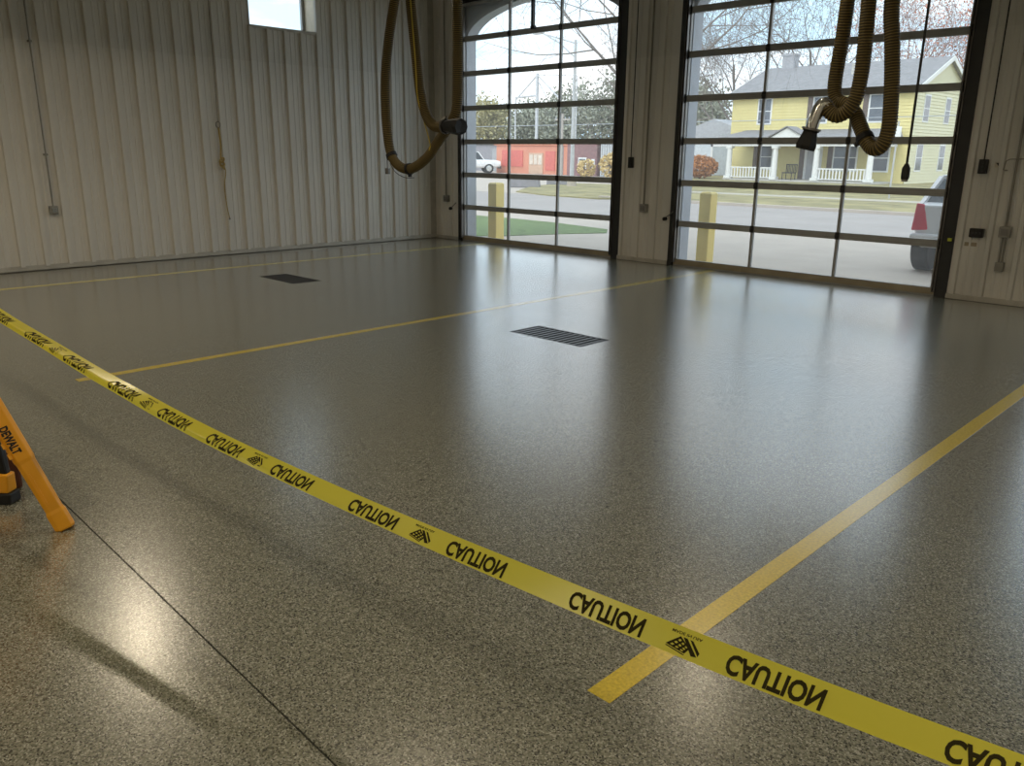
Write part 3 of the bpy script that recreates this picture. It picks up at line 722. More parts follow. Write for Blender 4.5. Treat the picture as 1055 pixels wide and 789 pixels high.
# ------------------------------------------------------------------ sawhorse, drill, crate
M_SAW = mat('yellow_orange_plastic', (0.80, 0.36, 0.012), 0.35, 0, 0.06)
sh = thing('sawhorse', 'yellow plastic folding sawhorse with black lettering on its leg', 'sawhorse', (-4.2, .70, 0))
tops = []
def leg(foot, top, lettered=False):
    a = Vector(foot) - Vector((-4.2, .70, 0)); b = Vector(top) - Vector((-4.2, .70, 0))
    t = (b - a).normalized(); view = (Vector((0, 0, 1.2)) - Vector(foot)).normalized()
    n = (view - t * view.dot(t)).normalized(); s_ = t.cross(n).normalized(); l = (b - a).length
    prof = [(0, .036, .030), (.012, .041, .034), (.10, .041, .034), (.12, .036, .032), (.40, .038, .032), (.42, .042, .034), (.72, .042, .034), (1, .038, .03)]
    m_ = MB(); rings = []
    for f_, w_, d_ in prof:
        c = a + t * (l * f_); rings.append([c + s_ * i * w_ + n * j * d_ for i, j in ((-1, -1), (1, -1), (1, .55), (.62, 1), (-.62, 1), (-1, .55))])
    k = 6
    for r_ in rings: m_.v += [tuple(p) for p in r_]
    for i in range(len(rings) - 1):
        for j in range(k): m_.f.append((i * k + j, i * k + (j + 1) % k, (i + 1) * k + (j + 1) % k, (i + 1) * k + j)); m_.mi.append(0)
    m_.f.append(tuple(range(k))); m_.mi.append(0); m_.f.append(tuple((len(rings) - 1) * k + j for j in range(k))); m_.mi.append(0)
    # flatten the foot to the floor
    m_.v = [(x, y, max(z, .001)) for x, y, z in m_.v]
    lg = m_.build('leg', M_SAW, sh); bevel(lg, .004)
    r_ = MB(); c0 = a + t * l * .16 + n * .033; c1 = a + t * l * .34 + n * .033
    r_.bar(c0 + s_ * -.012, c1 + s_ * -.012, .007, .008, up=n); r_.build('raised_rib', M_SAW, lg)
    for f_ in (.46, .52, .58, .64): 
        q = MB(); c = a + t * l * f_ + n * .02 + s_ * (.040 if s_.dot(Rr) < 0 else -.040); q.bar(c - t * .012, c + t * .012, .012, .03, up=n); q.build('adjuster_tooth', M_SAW, lg)
    if lettered:
        uv, fs = text_mesh('DEWALT', 0, .045)
        sg = -1 if s_.dot(Rr) > 0 else 1
        e = -t     # reads down the leg
        up_ = -s_ * sg
        up_ = n.cross(e).normalized()
        vs = []
        c = a + t * (l * .535) + n * .0355 + up_ * -.008
        for u, v in uv: vs.append(c + e * ((u - .5) * .125) + up_ * ((v - .5) * .036) + n * .0)
        q = MB(); q.add(vs, fs); q.build('lettering', M['darkline'], lg, fix=False)
leg((-3.655, .945, 0), (-3.90, .725, .765), True)
leg((-3.655, .43, 0), (-3.885, .655, .80)); leg((-4.90, .945, 0), (-4.70, .735, .80)); leg((-4.90, .43, 0), (-4.70, .655, .80))
b_ = MB().box(-.60, .40, -.055, .055, .78, .88).build('beam', M_SAW, sh); bevel(b_, .01)
MB().box(-.58, .38, -.02, .02, .88, .886).build('grip_strip', M['black'], b_)
MB().bar((.41, .13, .45), (.41, -.16, .45), .02, .012).build('spreader', M['steel'], sh)
MB().bar((-.62, .13, .45), (-.62, -.16, .45), .02, .012).build('spreader', M['steel'], sh)

dr = thing('cordless_drill', 'yellow and black cordless drill standing on its battery beside the sawhorse leg', 'drill', (-4.155, .835, 0), R(40))
b_ = MB().hexa([(-.075, -.04, 0), (.06, -.04, 0), (.06, .04, 0), (-.075, .04, 0)], [(-.07, -.038, .055), (.06, -.038, .055), (.06, .038, .055), (-.07, .038, .055)]).build('battery', M['black'], dr); bevel(b_, .008)
b_ = MB().hexa([(-.055, -.034, .055), (.05, -.034, .055), (.05, .034, .055), (-.055, .034, .055)], [(-.03, -.03, .155), (.055, -.03, .145), (.055, .03, .145), (-.03, .03, .155)]).build('foot_shell', M_SAW, dr); bevel(b_, .008)
b_ = MB().hexa([(-.015, -.02, .14), (.045, -.02, .14), (.045, .02, .14), (-.015, .02, .14)], [(-.03, -.022, .35), (.03, -.022, .35), (.03, .022, .35), (-.03, .022, .35)]).build('handle', M['black'], dr); bevel(b_, .01)
m_ = MB(); m_.tube([(.10, 0, .38), (.09, 0, .38), (-.02, 0, .38), (-.08, 0, .38)], [.028, .036, .036, .03], 14); m_.build('motor_housing', M_SAW, dr)
m_ = MB(); m_.tube([(-.08, 0, .38), (-.10, 0, .38), (-.14, 0, .38), (-.15, 0, .38)], [.026, .024, .02, .008], 12); m_.build('chuck', M['black'], dr)
MB().box(-.036, -.02, -.01, .01, .30, .335).build('trigger', M['black'], dr)
M_CR = mat('dark_red_brown_plastic', (0.10, 0.03, 0.015), 0.5)
cr = thing('tool_case', 'dark red brown tool case behind the sawhorse leg', 'tool case', (-4.45, .90, 0), 0)
b_ = MB().box(-.19, .18, -.08, .05, 0, .20).build('case_body', M_CR, cr); bevel(b_, .015)
b_ = MB().box(-.19, .18, -.08, .05, .204, .26).build('case_lid', M_CR, cr); bevel(b_, .015)
m_ = MB(); m_.tube([(-.09, -.015, .255), (-.09, -.015, .30), (.07, -.015, .30), (.07, -.015, .255)], .012, 8); m_.build('case_handle', M['black'], cr)
MB().box(-.02, .02, .05, .058, .17, .23).build('latch', M['steel'], cr)

# ------------------------------------------------------------------ outside: ground
def flat(name, poly, z, m, label, cat, kind='structure', depth=.12):
    o_ = MB().prism(poly, z - depth, z, axis='z').build(name, m); return tag(o_, label, cat, kind=kind)
flat('ground', [(-200, YF + .34), (90, YF + .34), (90, 260), (-200, 260)], -.16, M['drylawn'], 'open ground beyond the doors', 'ground')
flat('apron', [(-13.5, YF + .12), (8, YF + .12), (8, 17.0), (-13.5, 17.0)], -.012, M['concrete'], 'pale concrete apron outside the glass doors', 'apron')
flat('near_lawn', [(-24, 9.5), (-12.05, 11.2), (-11.73, 11.58), (-11.26, 12.8), (-10.75, 13.76), (-11.26, 14.44), (-13.07, 14.85), (-14.64, 14.98), (-24, 14.85)], 0.0, M['lawn'], 'green mown lawn wedge beside the apron', 'lawn')
flat('sidewalk', [(-120, 15.0), (-13.5, 15.0), (-13.5, 17.0), (-120, 17.0)], -.01, M['concrete'], 'pale sidewalk along the near side of the street', 'sidewalk')
flat('street', [(-200, 17.0), (90, 17.0), (90, 25.0), (-200, 25.0)], -.03, M['asphalt'], 'grey street running past the bay doors', 'street')
flat('kerb', [(-20, 25.0), (90, 25.0), (90, 25.25), (-20, 25.25)], .06, M['concrete'], 'concrete kerb on the far side of the street', 'kerb')
flat('house_lawn', [(-21, 25.25), (90, 25.25), (90, 60), (-36, 60), (-27, 36)], .03, M['drylawn'], 'dry yellowish lawn in front of the yellow house', 'lawn')
flat('house_sidewalk', [(-24, 31.0), (60, 31.0), (60, 32.3), (-24.4, 32.3)], .04, mat('old_sidewalk', (0.42, 0.38, 0.30), .9), 'old sidewalk across the dry lawn', 'sidewalk')
flat('parking_lot', [(-160, 25.0), (-21, 25.0), (-27, 36), (-36, 60), (-36, 80), (-160, 80)], -.02, M['concrete'], 'pale paved lot across the street before the red building', 'parking lot')
flat('grass_island', [(-25.0, 25.6), (-22.2, 24.6), (-19.4, 24.2), (-18.3, 25.6), (-24, 37.5), (-30.5, 35.5), (-29, 31), (-26.4, 27.4)], .02, M['drylawn'], 'dry grass island around the street lamp base', 'lawn')

# bollards
def bollard(x, y, w, label):
    t = thing('bollard', label, 'bollard', (x, y, -.012))
    b_ = MB().box(-w / 2, w / 2, -w / 2, w / 2, 0, 1.045).build('sleeve', M['yellow_post'], t); bevel(b_, .012)
    b_ = MB().hexa([(-w / 2, -w / 2, 1.046), (w / 2, -w / 2, 1.046), (w / 2, w / 2, 1.046), (-w / 2, w / 2, 1.046)], [(-w / 2 + .03, -w / 2 + .03, 1.07), (w / 2 - .03, -w / 2 + .03, 1.07), (w / 2 - .03, w / 2 - .03, 1.07), (-w / 2 + .03, w / 2 - .03, 1.07)]).build('cap', M['yellow_post'], t)
bollard(-11.33, 11.06, .22, 'square yellow bollard post beside the green lawn wedge')
bollard(-6.80, 11.20, .20, 'square yellow bollard post outside the door facing the yellow house')

# ------------------------------------------------------------------ yellow house
M_SID = mat('yellow_clapboard', (0.74, 0.64, 0.28), 0.6, 0, 0.04)
M_SID2 = mat('glare_pale_clapboard', (0.72, 0.68, 0.46), 0.6, 0, 0.04)  # same siding with light and window glare put into a paler colour
M_ROOF = mat('grey_shingles', (0.25, 0.245, 0.25), 0.85, 0, 0.15, 3)
M_PANE = mat('house_window_glass', (0.12, 0.13, 0.15), 0.1, 0, 0.2, 2)
M_SHUT = mat('dark_shutter', (0.13, 0.09, 0.07), 0.6)
HX0, HX1, HY0, HY1, HE, HR = -30.8, -18.75, 53.0, 63.0, 5.55, 7.55
HB = .03
ho = thing('house', 'yellow clapboard two storey house with white columned front porch', 'house', ((HX0 + HX1) / 2, HY0, HB))
hx = (HX1 - HX0) / 2; dep = HY1 - HY0
def clap(x0, x1, z0, z1, fn, m, name, step=.19):
    mb = MB(); z = z0
    while z < z1 - .01:
        zt = min(z + step, z1)
        mb.add([fn(x0, .045, z), fn(x1, .045, z), fn(x1, .005, zt), fn(x0, .005, zt), fn(x0, 0, z), fn(x1, 0, z)], [(0, 1, 2, 3), (4, 5, 1, 0)])
        z = zt
    return mb.build(name, m, ho, fix=False)
MB().box(-hx, hx, .0, dep, 0, HE).build('core', M_SID, ho)
clap(-hx, hx, 0, HE, lambda a, o_, z: (a, -o_, z), M_SID, 'front_siding')
clap(0, dep, 0, HE, lambda a, o_, z: (hx + o_, a, z), M_SID2, 'side_siding')
mb = MB()
def gab(z): return dep / 2 * (z - HE) / (HR - HE)
z = HE
while z < HR - .05:
    a, b = gab(z), gab(z + .16)
    mb.add([(hx + .03, a, z), (hx + .03, dep - a, z), (hx + .005, dep - b, z + .16), (hx + .005, b, z + .16)], [(0, 1, 2, 3)]); z += .16
mb.prism([(0, HE), (dep, HE), (dep / 2, HR)], -hx, hx, axis='x'); mb.build('gable_siding', M_SID2, ho, fix=False)
for s_, nm in ((0, 'roof_front'), (1, 'roof_rear')):
    mb = MB(); e = .45; zz_ = HE - e * (HR - HE) / (dep / 2)
    y_e = -e if s_ == 0 else dep + e
    mb.hexa([(-hx - .3, y_e, zz_), (hx + .3, y_e, zz_), (hx + .3, dep / 2, HR), (-hx - .3, dep / 2, HR)], [(-hx - .3, y_e, zz_ + .14), (hx + .3, y_e, zz_ + .14), (hx + .3, dep / 2, HR + .14), (-hx - .3, dep / 2, HR + .14)])
    mb.build(nm, M_ROOF, ho)
    mb = MB(); mb.bar((hx + .31, y_e, zz_ + .02), (hx + .31, dep / 2, HR + .02), .04, .26); mb.bar((-hx - .31, y_e, zz_ + .02), (-hx - .31, dep / 2, HR + .02), .04, .26)
    mb.bar((-hx - .3, y_e, zz_ + .03), (hx + .3, y_e, zz_ + .03), .05, .18); mb.build('fascia', M['white'], ho)
mb = MB(); mb.box(-hx + 1.0, -hx + 1.85, dep / 2 - .4, dep / 2 + .4, HR - .4, HR + .95); mb.box(-hx + .95, -hx + 1.9, dep / 2 - .45, dep / 2 + .45, HR + .85, HR + 1.0); mb.build('chimney', mat('grey_chimney', (0.38, 0.38, 0.40), .8), ho)
mb = MB(); mb.box(.9, 1.1, 2.6, 2.8, 6.4, 7.4); mb.build('vent_pipe', M['trim'], ho)
def hwindow(u, z0, w, h, side=False, shut=True):
    fn = (lambda a, o_, z: (hx + o_, a, z)) if side else (lambda a, o_, z: (a, -o_, z))
    def bx(a0, a1, o0, o1, z0_, z1_, name, m, par):
        p = [fn(a0, o0, z0_), fn(a1, o1, z1_)]
        return MB().box(min(p[0][0], p[1][0]), max(p[0][0], p[1][0]), min(p[0][1], p[1][1]), max(p[0][1], p[1][1]), z0_, z1_).build(name, m, par)
    f_ = bx(u - w / 2 - .1, u + w / 2 + .1, .0, .06, z0 - .1, z0 + h + .1, 'window_frame', M['white'], ho)
    bx(u - w / 2, u + w / 2, .06, .07, z0, z0 + h / 2 - .03, 'pane', M_PANE, f_); bx(u - w / 2, u + w / 2, .06, .07, z0 + h / 2 + .03, z0 + h, 'pane', M_PANE, f_)
    if shut and not side:
        bx(u - w / 2 - .45, u - w / 2 - .12, .02, .055, z0 - .1, z0 + h + .1, 'shutter', M_SHUT, f_)
K = 53.0 / 40.5
def hz(z): return 1.6 + (z - 1.6) * K - HB
cx = (HX0 + HX1) / 2
for xx in (-21.66, -19.0 + .3, -15.96):
    hwindow(xx * K - cx, hz(3.22), .85, hz(4.38) - hz(3.22), shut=(xx > -20))
hwindow(-21.4 * K - cx, .75, .9, 1.5); hwindow(-17.2 * K - cx, .75, 1.4, 1.5); hwindow(-15.5 * K - cx, .75, .9, 1.5, shut=False)
hwindow(2.1, hz(3.25), .8, 1.45, side=True); hwindow(5.9, hz(3.25), .8, 1.45, side=True); hwindow(1.9, .8, .9, 1.5, side=True); hwindow(6.0, .8, .9, 1.5, side=True)
f_ = MB().box(-18.8 * K - cx - .6, -18.8 * K - cx + .6, -.06, 0, 0.05, 2.25).build('door_frame', M['white'], ho)
MB().box(-18.8 * K - cx - .42, -18.8 * K - cx + .42, -.08, -.06, 0.06, 2.1).build('front_door', mat('grey_front_door', (0.45, 0.45, 0.47), .5), f_)
MB().box(-18.8 * K - cx - .95, -18.8 * K - cx - .62, -.055, -.0, 0.1, 2.2).build('shutter', M_SHUT, f_)
# porch
KP = 50.0 / 38.0
px_ = lambda x: x * KP - cx
pl, prr = px_(-22.35), px_(-14.75)
MB().box(pl, prr, -3.0, -.03, 0, .10).build('porch_floor', mat('porch_boards', (0.5, 0.48, 0.44), .7), ho)
for x in (-22.12, -19.63, -17.54, -15.03):
    u = px_(x); c_ = MB(); c_.tube([(u, -2.85, .28), (u, -2.85, .3), (u, -2.85, 2.0), (u, -2.85, 2.02)], [.17, .19, .16, .16], 16); col_ = c_.build('column', M['white'], ho)
    MB().box(u - .23, u + .23, -3.05, -2.62, .10, .28).build('column_base', M['white'], col_); MB().box(u - .22, u + .22, -3.04, -2.64, 2.02, 2.16).build('column_capital', M['white'], col_)
MB().box(pl - .05, prr + .05, -3.0, -2.7, 2.16, 2.62).build('porch_beam', M['white'], ho)
MB().box(pl - .05, pl + .25, -2.7, -.03, 2.16, 2.62).build('porch_beam', M['white'], ho); MB().box(prr - .25, prr + .05, -2.7, -.03, 2.16, 2.62).build('porch_beam', M['white'], ho)
mb = MB(); mb.hexa([(pl - .35, -3.35, 2.62), (prr + .35, -3.35, 2.62), (prr + .35, -.03, 2.62), (pl - .35, -.03, 2.62)], [(pl - .35, -3.35, 2.72), (prr + .35, -3.35, 2.72), (prr + .1, -.04, 3.25), (pl - .1, -.04, 3.25)]); mb.build('porch_roof', M_ROOF, ho)
pa, pb = px_(-19.85), px_(-18.0)
MB().prism([(pa, 2.62), (pb, 2.62), ((pa + pb) / 2, 3.25)], -3.42, -2.2).build('porch_gable', M['white'], ho)
mb = MB(); pm = (pa + pb) / 2; mb.bar((pa - .1, -2.9, 2.66), (pm, -2.9, 3.33), 1.3, .07, up=(0, 0, 1)); mb.bar((pb + .1, -2.9, 2.66), (pm, -2.9, 3.33), 1.3, .07, up=(0, 0, 1)); mb.build('gable_roof', M_ROOF, ho)
for a, b in ((-22.0, -19.75), (-17.4, -15.15)):
    ua, ub = px_(a), px_(b)
    mb = MB(); mb.box(ua, ub, -2.9, -2.8, .78, .86); mb.box(ua, ub, -2.9, -2.8, .18, .24); rl = mb.build('porch_railing', M['white'], ho)
    n = 14; me = None
    for k in range(n):
        u = ua + (ub - ua) * (k + .5) / n
        if me is None: me = MB().box(-.04, .04, -2.88, -2.82, .24, .78).build('baluster', M['white'], rl, (u, 0, 0)).data
        else: link('baluster', me, rl, (u, 0, 0))
ch = thing('porch_chair', 'dark metal chair standing on the porch of the yellow house', 'chair', (px_(-19.05) + cx, HY0 - 2.3, HB + .10))
mb = MB(); mb.box(-.35, .35, -.3, .3, .40, .46); mb.build('seat', M['jamb'], ch)
mb = MB(); [mb.box(-.35 + k * .1, -.31 + k * .1, .27, .31, .46, .95) for k in range(8)]; mb.box(-.35, .39, .26, .32, .92, .97); mb.build('backrest', M['jamb'], ch)
for a in (-.33, .29):
    for b in (-.28, .24): MB().box(a, a + .04, b, b + .04, 0, .40).build('leg', M['jamb'], ch)

# ------------------------------------------------------------------ other buildings
def shed(name, label, x0, x1, y0, d, h, m, roof=None, rise=.0, over=.15):
    t = thing(name, label, 'building', ((x0 + x1) / 2, y0, -.02)); hw_ = (x1 - x0) / 2
    MB().box(-hw_, hw_, 0, d, 0, h).build('walls', m, t)
    if rise: MB().prism([(-hw_ - over, h), (hw_ + over, h), (0, h + rise)], -over, d + over).build('roof', roof, t)
    else: MB().box(-hw_ - over, hw_ + over, -over, d + over, h, h + .15).build('roof', roof or m, t)
    return t
M_RED = mat('faded_red_wall', (0.70, 0.29, 0.19), .7, 0, .08, .8); M_RED2 = mat('red_panel', (0.66, 0.16, 0.13), .6)
t = shed('red_building', 'low red flat roofed building across the paved lot', -51.2, -43.1, 50, 9, 2.25, M_RED, M_RED)
MB().box(-3.35, -.9, -.06, 0, .55, 1.85).build('wall_panel', M_RED2, t); MB().box(1.6, 2.65, -.06, 0, .3, 1.8).build('wall_panel', M_RED2, t)
f_ = MB().box(-.2, 1.35, -.06, 0, 0.02, 1.65).build('shop_front', mat('tan_shopfront', (0.62, 0.42, 0.30), .6), t)
for k in range(3): MB().box(-.1 + k * .48, .28 + k * .48, -.09, -.06, .75, 1.5).build('pane', mat('pale_pane', (0.72, 0.62, 0.52), .3), f_)
MB().box(3.3, 3.5, -.05, 0, 0, 2.2).build('downpipe', M['facade'], t)
t = shed('brick_building', 'dark maroon brick building behind the street lamp', -42.4, -39.5, 49, 8, 2.45, mat('maroon_brick', (0.27, 0.15, 0.15), .8, 0, .2, 5), M['steel'], over=.05)
f_ = MB().box(-.3, .5, -.05, 0, .5, 1.35).build('window_frame', M['white'], t); MB().box(-.2, .4, -.07, -.05, .6, 1.25).build('pane', M_PANE, f_)
MB().box(1.0, 1.3, -.05, 0, .5, 1.25).build('window_frame', M['white'], t)
t = shed('metal_building', 'pale corrugated metal building beyond the yellow leaved shrubs', -39.3, -36.9, 49.2, 5, 2.5, mat('corrugated_grey', (0.50, 0.51, 0.52), .5, .2), M['steel'], over=.05)
me = None
for k in range(11):
    u = -1.1 + k * .22
    if me is None: me = MB().box(-.045, .045, -.05, 0, .03, 2.48).build('wall_rib', mat('corrugated_rib', (0.62, 0.63, 0.64), .5, .2), t, (u, 0, 0)).data
    else: link('wall_rib', me, t, (u, 0, 0))
t = shed('grey_shed', 'dull grey shed behind the white pickup truck', -62, -52.0, 54, 8, 2.35, mat('grey_shed_wall', (0.30, 0.29, 0.31), .7), M['steel'])
MB().box(1.2, 3.8, -.06, 0, 0.02, 2.0).build('roller_door', mat('roller_door_grey', (0.38, 0.38, 0.39), .6), t)
t = shed('garage', 'pale blue grey garage beside the yellow house', -42.0, -33.1, 62, 7, 2.9, mat('pale_blue_siding', (0.62, 0.67, 0.70), .6), mat('pale_grey_roof', (0.42, 0.43, 0.45), .8), 1.6, .3)
MB().box(.0, 3.6, -.08, 0, 0.02, 2.3).build('garage_door', mat('garage_door_grey', (0.42, 0.46, 0.47), .6), t)
MB().box(-.2, 0, -.1, 0, 0.02, 2.5).build('door_trim', M['white'], t); MB().box(-.2, 3.8, -.1, 0, 2.3, 2.5).build('door_trim', M['white'], t)
# low planters on the lot
for i, (x, y, lb) in enumerate([(-28.3, 29.6, 'low dark concrete block on the lot nearest the red building door'), (-29.3, 33.4, 'low dark concrete block on the lot beside the street lamp')]):
    o_ = MB().hexa([(-.75, -.3, 0), (.75, -.3, 0), (.75, .3, 0), (-.75, .3, 0)], [(-.7, -.22, .5), (.7, -.22, .5), (.7, .22, .5), (-.7, .22, .5)]).build('concrete_block', mat('dark_block', (0.24, 0.23, 0.24), .8), None, (x, y, -.02)); bevel(o_, .05)
    o_.rotation_euler = (0, 0, R(35)); tag(o_, lb, 'block')

# ------------------------------------------------------------------ street lamp, poles, tower
t = thing('street_lamp', 'tall galvanised street lamp with braced arm on the grass island', 'street lamp', (-27.65, 32.35, .02))
M_GALV = mat('galvanised_pole', (0.50, 0.50, 0.50), .5, .4)
MB().tube([(0, 0, .0), (0, 0, .5), (0, 0, 6.9)], [.13, .11, .07], 10).build('pole', M_GALV, t)
MB().tube([(0, 0, 0), (0, 0, .35)], .24, 12).build('base', M['concrete'], t)
mb = MB(); mb.tube([(0, 0, 6.75), (-.8, 0, 6.98), (-2.2, 0, 7.38)], .035, 7); mb.tube([(0, 0, 6.1), (-1.05, 0, 6.85), (-2.1, 0, 7.34)], .035, 7); mb.build('arm', M_GALV, t)
b_ = MB().box(-2.75, -2.15, -.12, .12, 7.36, 7.48).build('lamp_head', M_GALV, t); bevel(b_, .03)
t = thing('utility_pole', 'weathered wooden utility pole beside the red building', 'utility pole', (-39.2, 44.7, -.02))
MB().tube([(0, 0, 0), (0, 0, 4.3)], [.10, .08], 10).build('pole', mat('pole_wood', (0.42, 0.38, 0.34), .9), t)
MB().box(-.7, .7, -.05, .05, 3.85, 3.95).build('crossarm', mat('pole_wood', (0.42, 0.38, 0.34), .9), t)
for a in (-.6, -.25, .25, .6): MB().tube([(a, 0, 3.95), (a, 0, 4.08)], .04, 8).build('insulator', M['facade'], t)
for k, (z, lb) in enumerate([(3.55, 'thin overhead wire strung past the wooden utility pole')]):
    mb = MB(); mb.tube([(-120 + i * 8.1 + 0, 44.95, z + .6 * ((i - 10) / 10) ** 2 - .02 - (0 if k else 0)) for i in range(21)], .02, 4)
    o_ = mb.build('overhead_wire', M['facade']); tag(o_, lb, 'wire')
t = thing('grain_tower', 'pale grain elevator tower with slanting braces above the far trees', 'tower', (-69.9, 75, -.16))
M_TOW = mat('pale_tower_steel', (0.55, 0.56, 0.58), .6)
MB().box(-.13, .13, -.13, .13, 0, 10.9).build('mast', M_TOW, t)
mb = MB(); mb.tube([(0, 0, 10.7), (-3.6, 0, 8.0)], .10, 6); mb.tube([(0, 0, 10.7), (3.6, 0, 7.9)], .10, 6); mb.tube([(0, 0, 10.2), (1.5, 0, 8.2)], .08, 6); mb.tube([(-3.6, 0, 8.3), (0, 0, 8.4)], .12, 6); mb.build('brace', M_TOW, t)
mb = MB(); mb.tube([(0, 0, 10.7), (6.2, 0, 10.3)], .05, 5); mb.tube([(6.2, 0, 0), (6.2, 0, 10.3)], .07, 6); mb.tube([(-3.6, 0, 0), (-3.6, 0, 8.3)], .09, 6); mb.tube([(3.6, 0, 0), (3.6, 0, 8.0)], .09, 6); mb.build('spout', M_TOW, t)
t = thing('sign_pole', 'thin grey sign pole on the dry lawn beside the yellow house', 'sign pole', (-12.35, 33.6, .03))
MB().tube([(0, 0, 0), (0, 0, 2.9)], .035, 8).build('pole', M_GALV, t); MB().box(-.15, .15, -.05, -.03, 2.1, 2.7).build('sign_plate', M['white'], t)

# ------------------------------------------------------------------ trees and shrubs
def tree_mesh(h, r, levels, seed, spread=.75, droop=0.0, kids=(7, 6, 5, 4), lean=(0, 0), sides=(7, 5, 4, 3, 3), clear=.3, lenf=.55, twig=.006):
    rnd = random.Random(seed); parts = {}
    tips = []
    def branch(p, d, length, rad, lv, mb):
        n = 6 if lv == 0 else (4 if lv < 3 else 3)
        pts = [p.copy()]; rads = [rad]; q = p.copy(); dd = d.copy()
        for i in range(n):
            jit = .06 if lv == 0 else .2
            dd = (dd + Vector((rnd.uniform(-jit, jit), rnd.uniform(-jit, jit), rnd.uniform(-jit, jit) - droop * (lv > 1) + (.05 if lv in (1, 2) else 0)))).normalized()
            q = q + dd * (length / n); pts.append(q.copy()); rads.append(rad * (1 - .75 * (i + 1) / n))
        mb.tube(pts, rads, sides[lv], cap=False)
        if lv + 1 >= levels: tips.append(pts[-1]); return
        k = kids[lv]
        for j in range(k):
            t = (clear if lv == 0 else .25) + (1 - (clear if lv == 0 else .25)) * (j + rnd.random() * .8) / k
            t = min(t, .98); i = min(int(t * n), n - 1); f_ = t * n - i
            b = pts[i].lerp(pts[i + 1], f_); tang = (pts[i + 1] - pts[i]).normalized()
            a = rnd.uniform(0, 2 * PI); ref = Vector((0, 0, 1)) if abs(tang.z) < .9 else Vector((1, 0, 0))
            s_ = tang.cross(ref).normalized(); u_ = s_.cross(tang); out = s_ * math.cos(a) + u_ * math.sin(a)
            nd = (tang * (1 - spread * .6) + out * spread).normalized()
            branch(b, nd, length * lenf * rnd.uniform(.75, 1.2) * (1 - .35 * t), max(rads[i] * .5, twig), lv + 1, TW if lv + 1 >= 2 else mb)
    TR, TW = MB(), MB()
    branch(Vector((0, 0, 0)), Vector((lean[0], lean[1], 1)).normalized(), h, r, 0, TR)
    return TR, TW, tips
def leaves(tips, per, size, sp, seed):
    rnd = random.Random(seed); mb = MB()
    for p in tips:
        for k in range(per):
            c = p + Vector((rnd.gauss(0, sp), rnd.gauss(0, sp), rnd.gauss(0, sp))); a = Vector((rnd.gauss(0, 1), rnd.gauss(0, 1), rnd.gauss(0, 1))).normalized(); b = a.orthogonal().normalized()
            s_ = size * rnd.uniform(.6, 1.3); mb.add([c - a * s_, c + b * s_ * .6, c + a * s_, c - b * s_ * .6], [(0, 1, 2, 3)])
    return mb
def tree(label, loc, h, r, seed, bark=M['bark'], leaf=None, per=3, lsize=.12, lsp=.25, name='bare_tree', group=None, **kw):
    t = thing(name, label, 'tree', loc, group=group)
    TR, TW, tips = tree_mesh(h, r, kw.pop('levels', 5), seed, **kw)
    TR.build('trunk', bark, t, fix=False)
    if TW.f: b_ = TW.build('branches', bark, t, fix=False); b_['kind'] = 'stuff'
    if leaf: l_ = leaves(tips, per, lsize, lsp, seed).build('leaves', leaf, t, fix=False); l_['kind'] = 'stuff'
    return t
LF_RED = mat('rusty_leaves', (0.50, 0.20, 0.12), .8, 0, .4, 1.5)
LF_OLV = mat('hazy_olive_leaves', (0.38, 0.34, 0.17), .8, 0, .3, .6); LF_GRY = mat('hazy_grey_green_leaves', (0.28, 0.29, 0.22), .8, 0, .3, .6)  # far leaf colours greyed and lightened to stand in for distance haze
LF_ORG = mat('orange_brown_leaves', (0.46, 0.20, 0.07), .8, 0, .35, 3); LF_YEL = mat('yellow_leaves', (0.62, 0.46, 0.20), .8, 0, .3, 2)
tree('bare tree with arching twigs beside the pale garage', (-33.2, 48.0, -.1), 8.5, .20, 11, twig=.009, spread=.75, droop=.10, lenf=.8, kids=(8, 7, 6, 4), clear=.35)
tree('tall bare tree behind the chimney end of the yellow house', (-42, 73, -.16), 10, .30, 12, twig=.014, spread=.55, lenf=.85, clear=.3, kids=(8, 7, 6, 5))
tree('wide bare tree behind the ridge of the yellow house', (-34, 72, -.16), 10.5, .32, 13, twig=.014, spread=.6, lenf=.85, kids=(8, 7, 6, 5), clear=.3)
tree('bare tree with rusty leaves behind the gable of the yellow house', (-26.5, 72, -.16), 9.5, .30, 14, twig=.014, bark=M['bark_red'], leaf=LF_RED, per=1, lsize=.10, spread=.6, lenf=.85, kids=(8, 7, 6, 5), clear=.3)
tree('rusty leaved tree beyond the side wall of the yellow house', (-21.5, 76, -.16), 10, .30, 15, twig=.014, bark=M['bark_red'], leaf=LF_RED, per=1, lsize=.13, spread=.6, lenf=.85, kids=(8, 7, 6, 5), clear=.3)
tree('large bare tree by the street reaching across the lamp arm', (-20.0, 28.5, -.1), 8.5, .22, 21, twig=.006, spread=.7, kids=(9, 7, 6, 4), clear=.35, lenf=.85)
far = [(-104, 92, 9.5, LF_OLV, 'olive leaved tree beyond the white pickup'), (-94, 90, 8.6, LF_OLV, 'dense olive tree beyond the grey shed'), (-84, 90, 8.0, LF_GRY, 'grey green tree below the grain tower braces'),
       (-76, 88, 8.8, LF_GRY, 'grey green tree beside the grain tower mast'), (-70, 90, 10.5, LF_GRY, 'tall grey green tree behind the street lamp'), (-62, 88, 9.0, LF_GRY, 'grey green tree behind the maroon brick building'), (-54, 86, 8.5, LF_GRY, 'grey green tree behind the corrugated building')]
for i, (x, y, h, lf, lb) in enumerate(far):
    tree(lb, (x, y, -.16), h * .80, .22, 40 + i, leaf=lf, per=14, lsize=.24, lsp=.8, name='leafy_tree', levels=4, kids=(14, 6, 4), clear=.10, lenf=.62)
